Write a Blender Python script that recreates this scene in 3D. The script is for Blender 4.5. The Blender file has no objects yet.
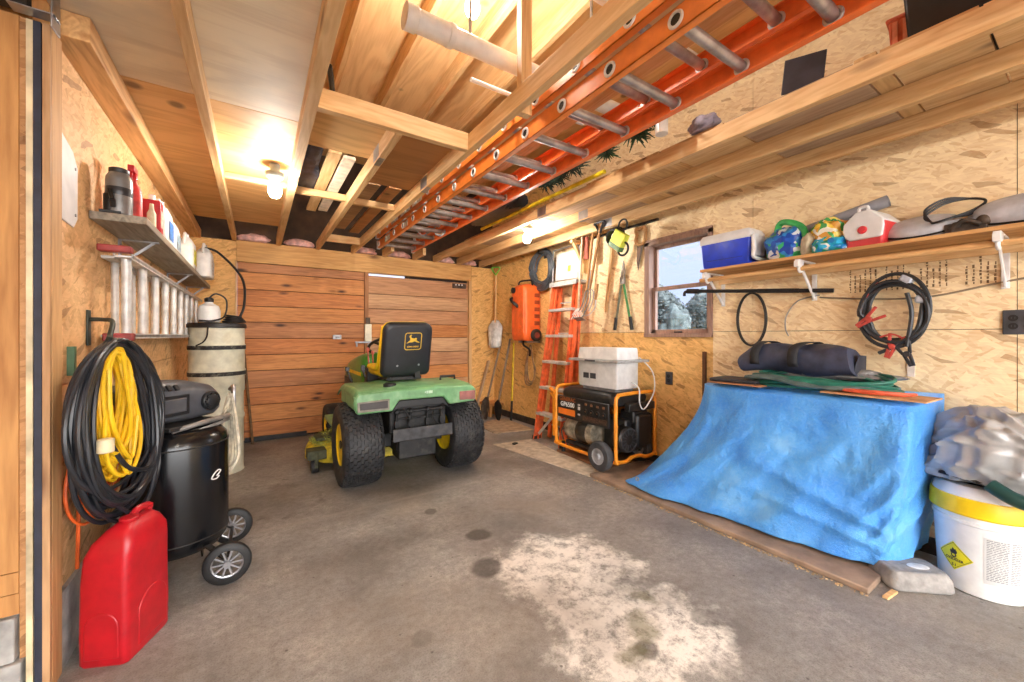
import bpy, bmesh, math, random
from mathutils import Vector, Matrix, noise
R = random.Random(7)
PI = math.pi
SC = bpy.context.scene
COL = SC.collection

# ---------------------------------------------------------------- helpers
def lin(c):
    out = []
    for v in c:
        v /= 255.0
        out.append(v / 12.92 if v <= 0.04045 else ((v + 0.055) / 1.055) ** 2.4)
    return (out[0], out[1], out[2], 1.0)

class MB:
    """collects shapes, then links them as ONE mesh object"""
    def __init__(s):
        s.v, s.f, s.m, s.mi = [], [], [], 0
    def add(s, vs, fs, M=None):
        b = len(s.v)
        for p in vs:
            p = Vector(p)
            s.v.append(M @ p if M is not None else p)
        for f in fs:
            s.f.append(tuple(b + i for i in f)); s.m.append(s.mi)
        return s
    def box(s, x0, x1, y0, y1, z0, z1, M=None):
        vs = [(x, y, z) for z in (z0, z1) for y in (y0, y1) for x in (x0, x1)]
        return s.add(vs, [(0, 2, 3, 1), (4, 5, 7, 6), (0, 1, 5, 4), (2, 6, 7, 3), (0, 4, 6, 2), (1, 3, 7, 5)], M)
    def boxc(s, c, d, M=None):
        T = Matrix.Translation(Vector(c))
        if M is not None: T = T @ M.to_4x4()
        return s.box(-d[0]/2, d[0]/2, -d[1]/2, d[1]/2, -d[2]/2, d[2]/2, T)
    def frame(s, a, b, up=(0, 0, 1)):
        a, b = Vector(a), Vector(b); z = (b - a).normalized(); u = Vector(up)
        if abs(z.dot(u)) > 0.98: u = Vector((1, 0, 0)) if abs(z.x) < .9 else Vector((0, 1, 0))
        x = u.cross(z).normalized(); y = z.cross(x)
        return Matrix(((x.x, y.x, z.x, a.x), (x.y, y.y, z.y, a.y), (x.z, y.z, z.z, a.z), (0, 0, 0, 1)))
    def bar(s, a, b, w, h, up=(0, 0, 1)):
        L = (Vector(b) - Vector(a)).length
        return s.box(-w/2, w/2, -h/2, h/2, 0, L, s.frame(a, b, up))
    def cyl(s, a, b, r0, r1=None, n=16, caps=True):
        r1 = r0 if r1 is None else r1
        L = (Vector(b) - Vector(a)).length; F = s.frame(a, b)
        vs = []
        for r, z in ((r0, 0), (r1, L)):
            vs += [(r*math.cos(2*PI*i/n), r*math.sin(2*PI*i/n), z) for i in range(n)]
        fs = [(i, (i+1) % n, n+(i+1) % n, n+i) for i in range(n)]
        if caps: fs += [tuple(range(n-1, -1, -1)), tuple(range(n, 2*n))]
        return s.add(vs, fs, F)
    def loft(s, rings, closed=True, cap=True, loop=False):
        n = len(rings[0]); vs = [p for r in rings for p in r]; fs = []
        m = len(rings)
        for j in range(m if loop else m-1):
            k = (j+1) % m
            for i in range(n if closed else n-1):
                i2 = (i+1) % n
                fs.append((j*n+i, j*n+i2, k*n+i2, k*n+i))
        if cap and not loop:
            fs += [tuple(range(n-1, -1, -1)), tuple(range((m-1)*n, m*n))]
        return s.add(vs, fs)
    def tube(s, pts, r, n=8, closed=False, smooth=0, cap=True):
        P = [Vector(p) for p in pts]
        if smooth: P = spline(P, smooth, closed)
        m = len(P); rings = []; prev = None
        for i in range(m):
            if closed: t = P[(i+1) % m] - P[i-1]
            else: t = P[min(i+1, m-1)] - P[max(i-1, 0)]
            if t.length < 1e-9: t = Vector((0, 0, 1))
            t.normalize()
            if prev is None:
                u = Vector((0, 0, 1)) if abs(t.z) < .9 else Vector((1, 0, 0))
                x = u.cross(t).normalized()
            else:
                x = prev - t * prev.dot(t)
                x = x.normalized() if x.length > 1e-6 else u.cross(t).normalized()
            prev = x; y = t.cross(x)
            rr = r(i/(m-1)) if callable(r) else r
            rings.append([P[i] + (x*math.cos(2*PI*k/n) + y*math.sin(2*PI*k/n))*rr for k in range(n)])
        return s.loft(rings, True, cap, closed)
    def lathe(s, prof, c=(0, 0, 0), n=28, M=None, cap=True):
        T = Matrix.Translation(Vector(c))
        if M is not None: T = T @ M.to_4x4()
        rings = [[T @ Vector((r*math.cos(2*PI*i/n), r*math.sin(2*PI*i/n), z)) for i in range(n)] for r, z in prof]
        return s.loft(rings, True, cap)
    def torus(s, c, R_, r, M=None, n=28, k=10):
        T = Matrix.Translation(Vector(c))
        if M is not None: T = T @ M.to_4x4()
        rings = [[T @ Vector(((R_+r*math.cos(2*PI*j/k))*math.cos(2*PI*i/n), (R_+r*math.cos(2*PI*j/k))*math.sin(2*PI*i/n), r*math.sin(2*PI*j/k))) for j in range(k)] for i in range(n)]
        return s.loft(rings, True, False, True)
    def ell(s, c, d, M=None, nu=20, nv=12, fn=None):
        T = Matrix.Translation(Vector(c))
        if M is not None: T = T @ M.to_4x4()
        rings = []
        for j in range(nv+1):
            a = -PI/2 + PI*max(.02, min(.98, j/nv)); ring = []
            for i in range(nu):
                p = Vector((d[0]*math.cos(a)*math.cos(2*PI*i/nu), d[1]*math.cos(a)*math.sin(2*PI*i/nu), d[2]*math.sin(a)))
                if fn: p = fn(p)
                ring.append(T @ p)
            rings.append(ring)
        return s.loft(rings)
    def prism(s, poly, z0, z1, M=None):
        n = len(poly)
        vs = [(x, y, z0) for x, y in poly] + [(x, y, z1) for x, y in poly]
        fs = [(i, (i+1) % n, n+(i+1) % n, n+i) for i in range(n)] + [tuple(range(n-1, -1, -1)), tuple(range(n, 2*n))]
        return s.add(vs, fs, M)
    def grid(s, fn, nu, nv, thick=None):
        b = len(s.v)
        s.v += [Vector(fn(i/nu, j/nv)) for j in range(nv+1) for i in range(nu+1)]
        for j in range(nv):
            for i in range(nu):
                a = b + j*(nu+1)+i
                s.f.append((a, a+1, a+nu+2, a+nu+1)); s.m.append(s.mi)
        return s
    def build(s, name, mat, parent=None, smooth=True, bevel=0, seg=2, solid=0, angle=38, world=False, subd=0):
        me = bpy.data.meshes.new(name)
        M = None
        if parent is not None and world:
            M = world_of(parent).inverted()
        me.from_pydata([tuple(M @ p) if M is not None else tuple(p) for p in s.v], [], s.f)
        me.validate()
        bm = bmesh.new(); bm.from_mesh(me)
        bmesh.ops.recalc_face_normals(bm, faces=bm.faces[:]); bm.to_mesh(me); bm.free()
        for m in (mat if isinstance(mat, (list, tuple)) else [mat]): me.materials.append(m)
        if isinstance(mat, (list, tuple)) and len(me.polygons) == len(s.m):
            me.polygons.foreach_set('material_index', s.m)
        if smooth:
            me.shade_smooth(); me.set_sharp_from_angle(angle=math.radians(angle))
        o = bpy.data.objects.new(name, me); COL.objects.link(o)
        if parent is not None: o.parent = parent
        if bevel:
            b = o.modifiers.new('bevel', 'BEVEL'); b.width = bevel; b.segments = seg; b.limit_method = 'ANGLE'; b.angle_limit = math.radians(40); b.use_clamp_overlap = True
            b.harden_normals = False
        if solid:
            m = o.modifiers.new('solid', 'SOLIDIFY'); m.thickness = solid; m.offset = 0
        if subd:
            m = o.modifiers.new('sub', 'SUBSURF'); m.levels = subd; m.render_levels = subd
        return o

def world_of(o):
    M = Matrix.Translation(o.location) @ o.rotation_euler.to_matrix().to_4x4()
    return world_of(o.parent) @ M if o.parent else M

def spline(P, k, closed=False):
    out = []; m = len(P)
    rng = range(m if closed else m-1)
    for i in rng:
        if closed: a, b, c, d = P[i-1], P[i], P[(i+1) % m], P[(i+2) % m]
        else: a, b, c, d = P[max(i-1, 0)], P[i], P[i+1], P[min(i+2, m-1)]
        for j in range(k):
            t = j/k
            out.append(0.5*((2*b) + (c-a)*t + (2*a-5*b+4*c-d)*t*t + (3*b-a-3*c+d)*t**3))
    if not closed: out.append(P[-1].copy())
    return out

def thing(name, label, cat, loc=(0, 0, 0), rz=0, group=None, rot=None):
    o = bpy.data.objects.new(name, None); COL.objects.link(o)
    o.empty_display_size = .05
    o.location = loc; o.rotation_euler = rot if rot else (0, 0, rz)
    tag(o, label, cat, group); return o
def tag(o, label, cat, group=None, kind=None):
    o['label'] = label; o['category'] = cat
    if group: o['group'] = group
    if kind: o['kind'] = kind
    return o
def struct(o, label=None, cat=None):
    o['kind'] = 'structure'
    if label: o['label'] = label
    if cat: o['category'] = cat
    return o
def Rx(a): return Matrix.Rotation(a, 4, 'X')
def Ry(a): return Matrix.Rotation(a, 4, 'Y')
def Rz(a): return Matrix.Rotation(a, 4, 'Z')
def Tr(*p): return Matrix.Translation(Vector(p))
def text_mesh(s, size, extrude=.0006, align='CENTER', bold=0.0):
    cu = bpy.data.curves.new('lettering', 'FONT'); cu.body = s; cu.size = size; cu.extrude = extrude; cu.align_x = align; cu.align_y = 'CENTER'; cu.offset = bold
    o = bpy.data.objects.new('lettering', cu); COL.objects.link(o)
    dg = bpy.context.evaluated_depsgraph_get()
    me = bpy.data.meshes.new_from_object(o.evaluated_get(dg))
    bpy.data.objects.remove(o); bpy.data.curves.remove(cu)
    return me
def text(s, size, M, mat, name='lettering', parent=None, align='CENTER', bold=0.0, sx=1.0):
    me = text_mesh(s, size, align=align, bold=bold); me.transform(Matrix.Diagonal((sx, 1, 1, 1))); me.transform(M)
    me.materials.clear(); me.materials.append(mat)
    o = bpy.data.objects.new(name, me); COL.objects.link(o)
    if parent is not None: o.parent = parent
    return o

# ---------------------------------------------------------------- materials
class NT:
    def __init__(s, name):
        s.mat = bpy.data.materials.new(name); s.mat.use_nodes = True
        s.t = s.mat.node_tree; s.b = s.t.nodes['Principled BSDF']; s.out = s.t.nodes['Material Output']
    def n(s, typ, **kw):
        nd = s.t.nodes.new(typ)
        for k, v in kw.items(): setattr(nd, k, v)
        return nd
    def l(s, a, b): s.t.links.new(a, b)
    def coords(s, scale=(1, 1, 1), rot=(0, 0, 0), loc=(0, 0, 0)):
        tc = s.n('ShaderNodeTexCoord'); mp = s.n('ShaderNodeMapping')
        mp.inputs['Scale'].default_value = scale; mp.inputs['Rotation'].default_value = rot; mp.inputs['Location'].default_value = loc
        s.l(tc.outputs['Object'], mp.inputs['Vector']); return mp.outputs[0]
    def noise(s, vec, scale, detail=3, rough=.55, dist=0):
        nd = s.n('ShaderNodeTexNoise'); nd.inputs['Scale'].default_value = scale; nd.inputs['Detail'].default_value = detail
        nd.inputs['Roughness'].default_value = rough; nd.inputs['Distortion'].default_value = dist
        if vec is not None: s.l(vec, nd.inputs['Vector'])
        return nd.outputs['Fac']
    def ramp(s, fac, stops, interp='LINEAR'):
        r = s.n('ShaderNodeValToRGB'); e = r.color_ramp.elements; r.color_ramp.interpolation = interp
        while len(e) < len(stops): e.new(.5)
        for i, (p, c) in enumerate(stops):
            e[i].position = p; e[i].color = c if len(c) == 4 else lin(c)
        if fac is not None: s.l(fac, r.inputs[0])
        return r.outputs[0]
    def mix(s, fac, a, b, mode='MIX'):
        m = s.n('ShaderNodeMix', data_type='RGBA', blend_type=mode)
        for inp, v in ((m.inputs['Factor'], fac), (m.inputs[6], a), (m.inputs[7], b)):
            if hasattr(v, 'is_output'): s.l(v, inp)
            elif isinstance(v, (int, float)): inp.default_value = v
            else: inp.default_value = v if len(v) == 4 else lin(v)
        return m.outputs[2]
    def math(s, op, a, b=0, clamp=False):
        m = s.n('ShaderNodeMath', operation=op, use_clamp=clamp)
        for inp, v in ((m.inputs[0], a), (m.inputs[1], b)):
            if hasattr(v, 'is_output'): s.l(v, inp)
            else: inp.default_value = v
        return m.outputs[0]
    def bump(s, h, strength=.3, dist=.01):
        b = s.n('ShaderNodeBump'); b.inputs['Strength'].default_value = strength; b.inputs['Distance'].default_value = dist
        s.l(h, b.inputs['Height']); s.l(b.outputs[0], s.b.inputs['Normal'])
    def done(s, col=None, rough=.5, metal=0, spec=None):
        if col is not None:
            if hasattr(col, 'is_output'): s.l(col, s.b.inputs['Base Color'])
            else: s.b.inputs['Base Color'].default_value = col if len(col) == 4 else lin(col)
        if hasattr(rough, 'is_output'): s.l(rough, s.b.inputs['Roughness'])
        else: s.b.inputs['Roughness'].default_value = rough
        s.b.inputs['Metallic'].default_value = metal
        if spec is not None: s.b.inputs['Specular IOR Level'].default_value = spec
        return s.mat

def plain(name, c, rough=.5, metal=0, var=.12, scale=14, bump=0, bscale=120, dirt=None, dirt_amt=.5, dscale=6):
    m = NT(name); v = m.coords()
    n = m.noise(v, scale, 4)
    d = tuple(max(0, x*(1-var*1.6)) for x in c); u = tuple(min(255, x*(1+var)) for x in c)
    col = m.ramp(n, [(.3, d), (.7, u)])
    if dirt:
        k = m.noise(v, dscale, 6, .65)
        f = m.ramp(k, [(.52, (0, 0, 0, 1)), (.72, (dirt_amt,)*3 + (1,))])
        col = m.mix(f, col, dirt)
    if bump: m.bump(m.noise(v, bscale, 3), bump, .004)
    return m.done(col, rough, metal)

def wood(name, c1, c2, axis=0, scale=1.0, knots=(90, 50, 20), rough=.65, knot_amt=.8, rings=True, seed=0, spread=9, flat=None):
    """lumber: grain runs along AXIS of the object's own coordinates"""
    m = NT(name)
    sc = [spread*scale]*3; sc[axis] = .8*scale
    tc = m.n('ShaderNodeTexCoord'); oi = m.n('ShaderNodeObjectInfo')
    add = m.n('ShaderNodeVectorMath', operation='ADD'); m.l(tc.outputs['Object'], add.inputs[0])
    cx = m.n('ShaderNodeCombineXYZ'); rr = m.math('MULTIPLY', oi.outputs['Random'], 37.0); m.l(rr, cx.inputs[0]); m.l(rr, cx.inputs[1]); m.l(rr, cx.inputs[2])
    m.l(cx.outputs[0], add.inputs[1])
    mp = m.n('ShaderNodeMapping'); mp.inputs['Scale'].default_value = sc; m.l(add.outputs[0], mp.inputs['Vector'])
    mp.inputs['Location'].default_value = (seed, seed*1.7, seed*.3)
    n1 = m.noise(mp.outputs[0], 1.3, 3, .5, .4)
    n2 = m.noise(mp.outputs[0], 7, 4, .6)
    w = m.math('SINE', m.math('MULTIPLY', n1, 46.0)); w = m.math('MULTIPLY', w, .06)
    g = m.math('ADD', m.math('ADD', m.math('MULTIPLY', n1, .45), m.math('MULTIPLY', n2, .45)), w if rings else 0.0)
    col = m.ramp(g, [(.26, c2), (.56, c1)])
    # tone from board to board
    tone = m.ramp(oi.outputs['Random'], [(0, (222, 220, 218)), (1, (255, 255, 255))])
    col = m.mix(.6, col, tone, 'MULTIPLY')
    ks = [5*scale]*3; ks[axis] = 1.6*scale
    if flat is not None: ks[flat] = .001
    mk = m.n('ShaderNodeMapping'); mk.inputs['Scale'].default_value = ks; m.l(add.outputs[0], mk.inputs['Vector'])
    vo = m.n('ShaderNodeTexVoronoi'); vo.inputs['Scale'].default_value = 1.0; m.l(mk.outputs[0], vo.inputs['Vector'])
    kf = m.ramp(vo.outputs['Distance'], [(.04, (knot_amt,)*3 + (1,)), (.15, (0, 0, 0, 1))])
    col = m.mix(kf, col, knots)
    m.bump(n2, .15, .003)
    return m.done(col, rough)

def osb(name, plane, light, dark, mid, amount=1.0, stain=None):
    """flake board; plane says which object axes span the board"""
    m = NT(name)
    tc = m.n('ShaderNodeTexCoord'); sx = m.n('ShaderNodeSeparateXYZ'); m.l(tc.outputs['Object'], sx.inputs[0])
    cb = m.n('ShaderNodeCombineXYZ'); m.l(sx.outputs[plane[0]], cb.inputs[0]); m.l(sx.outputs[plane[1]], cb.inputs[1])
    wob = m.n('ShaderNodeTexNoise'); wob.inputs['Scale'].default_value = 9; m.l(cb.outputs[0], wob.inputs['Vector'])
    wv = m.n('ShaderNodeVectorMath', operation='MULTIPLY_ADD'); m.l(wob.outputs['Color'], wv.inputs[0]); wv.inputs[1].default_value = (.035, .035, 0); m.l(cb.outputs[0], wv.inputs[2])
    layers = []
    for i, (ang, sca, sd) in enumerate(((.12, (11, 52, 1), 0), (1.0, (13, 56, 1), 3.3), (-.75, (12, 50, 1), 7.1), (.5, (20, 80, 1), 11))):
        mp = m.n('ShaderNodeMapping', vector_type='TEXTURE')
        mp.inputs['Rotation'].default_value = (0, 0, ang); mp.inputs['Location'].default_value = (sd, sd, 0)
        mp.inputs['Scale'].default_value = (1/sca[0], 1/sca[1], 1)
        m.l(wv.outputs[0], mp.inputs['Vector'])
        vo = m.n('ShaderNodeTexVoronoi', voronoi_dimensions='2D'); vo.inputs['Scale'].default_value = 1; m.l(mp.outputs[0], vo.inputs['Vector'])
        sp = m.n('ShaderNodeSeparateColor'); m.l(vo.outputs['Color'], sp.inputs[0])
        layers.append((sp.outputs[0], sp.outputs[1], vo.outputs['Distance']))
    tone, key, dist = layers[0]
    for t2, k2, d2 in layers[1:]:
        f = m.math('GREATER_THAN', k2, .58)
        mx = m.n('ShaderNodeMix', data_type='FLOAT'); m.l(f, mx.inputs[0]); m.l(tone, mx.inputs[2]); m.l(t2, mx.inputs[3]); tone = mx.outputs[0]
    fib = m.n('ShaderNodeMapping'); fib.inputs['Scale'].default_value = (14, 90, 1); fib.inputs['Rotation'].default_value = (0, 0, .2); m.l(cb.outputs[0], fib.inputs['Vector'])
    fn = m.noise(fib.outputs[0], 1, 3)
    big = m.noise(cb.outputs[0], 2.2, 4)
    g = m.math('ADD', m.math('MULTIPLY', tone, .36*amount), m.math('MULTIPLY', fn, .46))
    g = m.math('ADD', g, m.math('MULTIPLY', big, .28))
    col = m.ramp(g, [(.06, dark), (.27, mid), (.52, light), (.85, tuple(min(255, c+22) for c in light))])
    if stain:
        f = m.ramp(m.noise(cb.outputs[0], 1.1, 4), [(.5, (0, 0, 0, 1)), (.68, (.55, .55, .55, 1))])
        col = m.mix(f, col, stain)
    fl = m.n('ShaderNodeMapping', vector_type='TEXTURE'); fl.inputs['Rotation'].default_value = (0, 0, .35); fl.inputs['Scale'].default_value = (1/10, 1/42, 1); m.l(wv.outputs[0], fl.inputs['Vector'])
    vf = m.n('ShaderNodeTexVoronoi', voronoi_dimensions='2D'); vf.inputs['Scale'].default_value = 1; m.l(fl.outputs[0], vf.inputs['Vector'])
    sf = m.n('ShaderNodeSeparateColor'); m.l(vf.outputs['Color'], sf.inputs[0])
    col = m.mix(m.math('MULTIPLY', m.math('GREATER_THAN', sf.outputs[2], .955), .55), col, dark)
    col = m.mix(m.math('MULTIPLY', m.math('LESS_THAN', sf.outputs[2], .07), .5), col, tuple(min(255, c+20) for c in light))
    m.bump(m.math('ADD', tone, fn), .4, .004)
    return m.done(col, .6)

def plywood(name, c1, c2, axis=0, swirl=1.0, grey=None, seed=0):
    m = NT(name)
    sc = [1.0, 1.0, 1.0]; o = 1 - axis if axis < 2 else 0
    sc[axis] = .55; sc[o] = 2.6
    v = m.coords(tuple(sc), loc=(seed, seed*2, 0))
    n = m.noise(v, 1.2, 2, .45, .5)
    w = m.math('SINE', m.math('MULTIPLY', n, 70.0*swirl))
    w = m.math('MULTIPLY_ADD' if False else 'MULTIPLY', w, .5)
    fs = [70, 70, 70]; fs[axis] = 4
    fn = m.noise(m.coords(tuple(fs)), 1, 3)
    g = m.math('ADD', m.math('MULTIPLY', w, .2), m.math('ADD', m.math('MULTIPLY', fn, .4), .3))
    col = m.ramp(g, [(.12, c2), (.56, c1)])
    if grey:
        f = m.ramp(m.noise(m.coords(), 1.5, 5, .6), [(.4, (0, 0, 0, 1)), (.62, (.7, .7, .7, 1))])
        col = m.mix(f, col, grey)
    k = m.n('ShaderNodeTexVoronoi'); k.inputs['Scale'].default_value = 2.4; m.l(m.coords(loc=(seed, 0, 0)), k.inputs['Vector'])
    col = m.mix(m.ramp(k.outputs['Distance'], [(.05, (.7, .7, .7, 1)), (.1, (0, 0, 0, 1))]), col, tuple(c*.45 for c in c2))
    return m.done(col, .6)

def emit(name, c, strength):
    m = NT(name); m.b.inputs['Emission Color'].default_value = lin(c); m.b.inputs['Emission Strength'].default_value = strength
    return m.done(c, .4)

# shared materials
BLACK = plain('black_plastic', (26, 26, 28), .45, var=.2, bump=.1)
BLACKRUB = plain('black_rubber', (24, 24, 25), .55, var=.25, bump=.2, bscale=60, dirt=(70, 66, 60), dirt_amt=.35, dscale=9)
DKGREY = plain('dark_grey_plastic', (62, 63, 67), .5, var=.12, bump=.1)
STEEL = plain('galvanised_steel', (165, 165, 168), .38, .85, .1)
ALU = plain('aluminium', (214, 213, 210), .5, .35, .08)
ALUDIRTY = plain('weathered_aluminium', (150, 146, 142), .5, .55, .15)
WHITEP = plain('white_plastic', (226, 226, 224), .4, var=.04)
WHITEPAINT = plain('white_paint', (232, 230, 226), .5, var=.04)
DARKMETAL = plain('dark_steel', (48, 46, 45), .5, .5, .2)
RUST = plain('rusty_steel', (84, 72, 62), .65, .4, .3, dirt=(120, 72, 40), dirt_amt=.5)
ORANGE = plain('orange_fibreglass', (236, 98, 36), .42, var=.06, bump=.06, bscale=200)
REDP = plain('red_plastic', (178, 20, 32), .36, var=.06, bump=.05)
YELLOW = plain('yellow_paint', (244, 200, 22), .42, var=.06)
GREEN = plain('green_paint', (70, 138, 62), .32, var=.06)
LUM = [wood('pine_lumber_y', (236, 198, 144), (206, 156, 98), 1, 1.0), wood('pine_lumber_x', (236, 198, 144), (206, 156, 98), 0, 1.0), wood('pine_lumber_z', (234, 194, 138), (202, 150, 92), 2, 1.0)]
HANDLE = wood('tool_handle_wood', (196, 148, 92), (150, 100, 56), 2, 2.0, knot_amt=0)
OLDWOOD = wood('old_grey_wood', (176, 148, 116), (126, 98, 72), 1, 1.2, knot_amt=.5)
GREYWOOD_Z = wood('weathered_handle_wood', (150, 132, 112), (104, 88, 72), 2, 2.0, knot_amt=0)
# ---------------------------------------------------------------- room materials
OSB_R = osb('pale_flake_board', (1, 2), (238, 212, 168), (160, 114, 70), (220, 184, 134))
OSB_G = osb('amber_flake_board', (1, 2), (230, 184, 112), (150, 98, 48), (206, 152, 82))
OSB_L = osb('tan_flake_board', (1, 2), (222, 178, 124), (142, 94, 56), (194, 146, 94))
OSB_B = osb('golden_flake_board', (0, 2), (224, 176, 104), (148, 96, 48), (202, 148, 80))
PLY_NEAR = plywood('weathered_plywood', (232, 212, 178), (196, 166, 128), 0, .5, grey=(196, 184, 166), seed=1)
PLY_FAR = plywood('swirled_plywood', (226, 180, 118), (184, 130, 74), 0, .8, seed=4)
PLY_ROOF = plywood('roof_plywood', (240, 204, 150), (200, 152, 98), 1, .7, seed=9)
PLY_BROWN = plywood('brown_plywood', (184, 128, 76), (138, 88, 46), 0, .6, seed=13)

def concrete():
    m = NT('stained_concrete')
    v = m.coords()
    n1 = m.noise(v, 1.7, 6, .6); n2 = m.noise(v, 26, 9, .82); n3 = m.noise(v, 160, 2)
    col = m.ramp(n1, [(.32, (122, 119, 116)), (.5, (153, 150, 146)), (.68, (181, 177, 171))])
    col = m.mix(m.ramp(n2, [(.33, (.75,)*3 + (1,)), (.6, (0, 0, 0, 1))]), col, (104, 98, 92))
    col = m.mix(m.ramp(n3, [(.3, (.5,)*3 + (1,)), (.5, (0, 0, 0, 1))]), col, (90, 85, 80))
    col = m.mix(m.ramp(m.noise(m.coords(loc=(7, 3, 0)), 1.2, 5), [(.52, (0, 0, 0, 1)), (.68, (.3,)*3 + (1,))]), col, (158, 144, 126))
    sx = m.n('ShaderNodeSeparateXYZ'); m.l(v, sx.inputs[0])
    wn = m.n('ShaderNodeTexNoise'); wn.inputs['Scale'].default_value = 5; wn.inputs['Detail'].default_value = 7; wn.inputs['Roughness'].default_value = .68; m.l(v, wn.inputs['Vector'])
    wc = m.n('ShaderNodeSeparateColor'); m.l(wn.outputs['Color'], wc.inputs[0])
    def warped(amt):
        x = m.math('ADD', sx.outputs[0], m.math('MULTIPLY', m.math('SUBTRACT', wc.outputs[0], .5), amt))
        y = m.math('ADD', sx.outputs[1], m.math('MULTIPLY', m.math('SUBTRACT', wc.outputs[1], .5), amt))
        return x, y
    def blob(cx, cy, rx, ry, amt, soft=.25):
        x, y = warped(amt)
        dx = m.math('DIVIDE', m.math('SUBTRACT', x, cx), rx); dy = m.math('DIVIDE', m.math('SUBTRACT', y, cy), ry)
        d = m.math('SQRT', m.math('ADD', m.math('MULTIPLY', dx, dx), m.math('MULTIPLY', dy, dy)))
        return m.ramp(d, [(1-soft, (1, 1, 1, 1)), (1.0, (0, 0, 0, 1))])
    def put(col, f, c, k=1.0, tex=None):
        f = m.math('MULTIPLY', f, k)
        if tex is not None: f = m.math('MULTIPLY', f, tex)
        return m.mix(f, col, c)
    tex = m.ramp(m.noise(v, 13, 12, .82), [(.4, (.1,)*3 + (1,)), (.53, (1, 1, 1, 1))])
    f = m.math('MAXIMUM', blob(1.35, 1.56, .38, .38, .6, .3), blob(1.30, 1.02, .40, .30, .6, .3))
    f = m.math('MAXIMUM', f, blob(1.28, 1.28, .28, .38, .5, .3))
    col = put(col, f, (238, 234, 226), .95, tex)
    for x, y, r, k in ((1.0, 1.77, .1, .75), (1.12, 2.09, .085, .75), (1.6, .96, .075, .6), (1.0, 2.55, .05, .6), (1.25, .98, .06, .7), (.55, 1.5, .05, .3)):
        col = put(col, blob(x, y, r, r*.95, .07, .3), (66, 60, 56), k)
    for x, y, r in ((1.5, 1.17, .06), (1.33, 1.06, .09), (1.2, 1.0, .07)):
        col = put(col, blob(x, y, r, r, .25, .5), (104, 98, 52), .6)
    # wandering damp tide mark beside the mower deck
    x, y = warped(.75)
    dx = m.math('DIVIDE', m.math('SUBTRACT', x, .12), .32); dy = m.math('DIVIDE', m.math('SUBTRACT', y, 3.35), .42)
    d = m.math('SQRT', m.math('ADD', m.math('MULTIPLY', dx, dx), m.math('MULTIPLY', dy, dy)))
    col = put(col, m.ramp(d, [(.74, (.25,)*3 + (1,)), (.9, (1, 1, 1, 1)), (1.0, (0, 0, 0, 1))]), (66, 59, 54), .6, m.ramp(m.noise(v, 4, 3), [(.4, (.1,)*3 + (1,)), (.6, (1, 1, 1, 1))]))
    col = put(col, blob(1.15, 3.25, .8, .6, .3, .6), (70, 66, 62), .4)
    dk = m.ramp(m.noise(m.coords(loc=(2, 9, 0)), .9, 6, .65), [(.5, (0, 0, 0, 1)), (.66, (1, 1, 1, 1))])
    col = put(col, dk, (92, 86, 80), .5)
    # saw-cut joint across the slab
    j = m.math('ABSOLUTE', m.math('SUBTRACT', sx.outputs[1], m.math('ADD', 2.86, m.math('MULTIPLY', sx.outputs[0], .0))))
    lf = m.math('LESS_THAN', sx.outputs[0], 2.2)
    col = put(col, m.ramp(j, [(0.0, (1, 1, 1, 1)), (.02, (.4,)*3 + (1,)), (.03, (0, 0, 0, 1))]), (160, 152, 144), .35, lf)
    sp = m.n('ShaderNodeTexVoronoi'); sp.inputs['Scale'].default_value = 9; m.l(v, sp.inputs['Vector'])
    spf = m.ramp(sp.outputs['Distance'], [(.035, (.7,)*3 + (1,)), (.07, (0, 0, 0, 1))])
    col = m.mix(spf, col, (70, 64, 60))
    h = m.math('ADD', m.math('MULTIPLY', n2, .6), n3); m.bump(h, .45, .005)
    return m.done(col, m.ramp(n1, [(.3, (.62,)*3 + (1,)), (.7, (.5,)*3 + (1,))]), 0)

struct(MB().box(-3.2, 3.4, -2.8, 5.6, -.12, 0).build('floor', concrete(), smooth=False), 'grey stained concrete garage floor with a chalky white patch', 'floor')
H = 3.46
# left wall: flake board on a concrete block footing
b = MB()
for y0, y1 in ((2.02, 2.9), (2.9, 4.12), (4.12, 5.45)):
    for z0, z1 in ((.28, 1.02), (1.02, 2.25), (2.25, H)):
        b.box(-.72, -.6, y0+.0015, y1-.0015, z0+.0015 if z0 > .3 else z0, z1-.0015)
struct(b.build('wall_left', OSB_L, smooth=False), 'tan flake board wall behind the air compressor', 'wall')
BLOCK = plain('concrete_block', (172, 170, 166), .85, var=.15, scale=9, bump=.5, bscale=70, dirt=(120, 114, 108))
struct(MB().box(-.74, -.585, 2.02, 5.45, 0, .28).build('baseboard_left', BLOCK, smooth=False), 'grey concrete block footing under the left wall', 'baseboard')
# return wall at the near left, facing the camera
WARMBOARD = wood('honey_framing_board', (206, 152, 90), (164, 110, 58), 2, .8)
b = MB().box(-3.2, -.64, 1.98, 2.1, .28, H)
b.box(-.66, -.6, 2.0, 2.1, 0, H)
b.box(-3.2, -.654, 1.955, 1.98, .43, 2.25); b.box(-3.2, -.654, 1.955, 1.98, .36, .427); b.box(-3.2, -.654, 1.957, 1.98, .29, .357)
struct(b.build('wall_entry', WARMBOARD, smooth=False), 'honey coloured framing boards at the left edge', 'wall')
b = MB(); b.box(-3.2, -.66, 1.945, 2.1, .14, .283); b.box(-3.2, -.645, 1.94, 2.1, 0, .136)
struct(b.build('baseboard_entry', BLOCK, smooth=False, bevel=.006), 'grey concrete blocks under the boards at the left edge', 'baseboard')
struct(MB().box(-.654, -.637, 1.962, 1.985, .14, 2.25).build('trim_1', osb('flake_board_edge', (0, 2), (180, 130, 80), (104, 66, 34), (150, 100, 56)), smooth=False), 'flake board strip at the left edge', 'trim')
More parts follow.
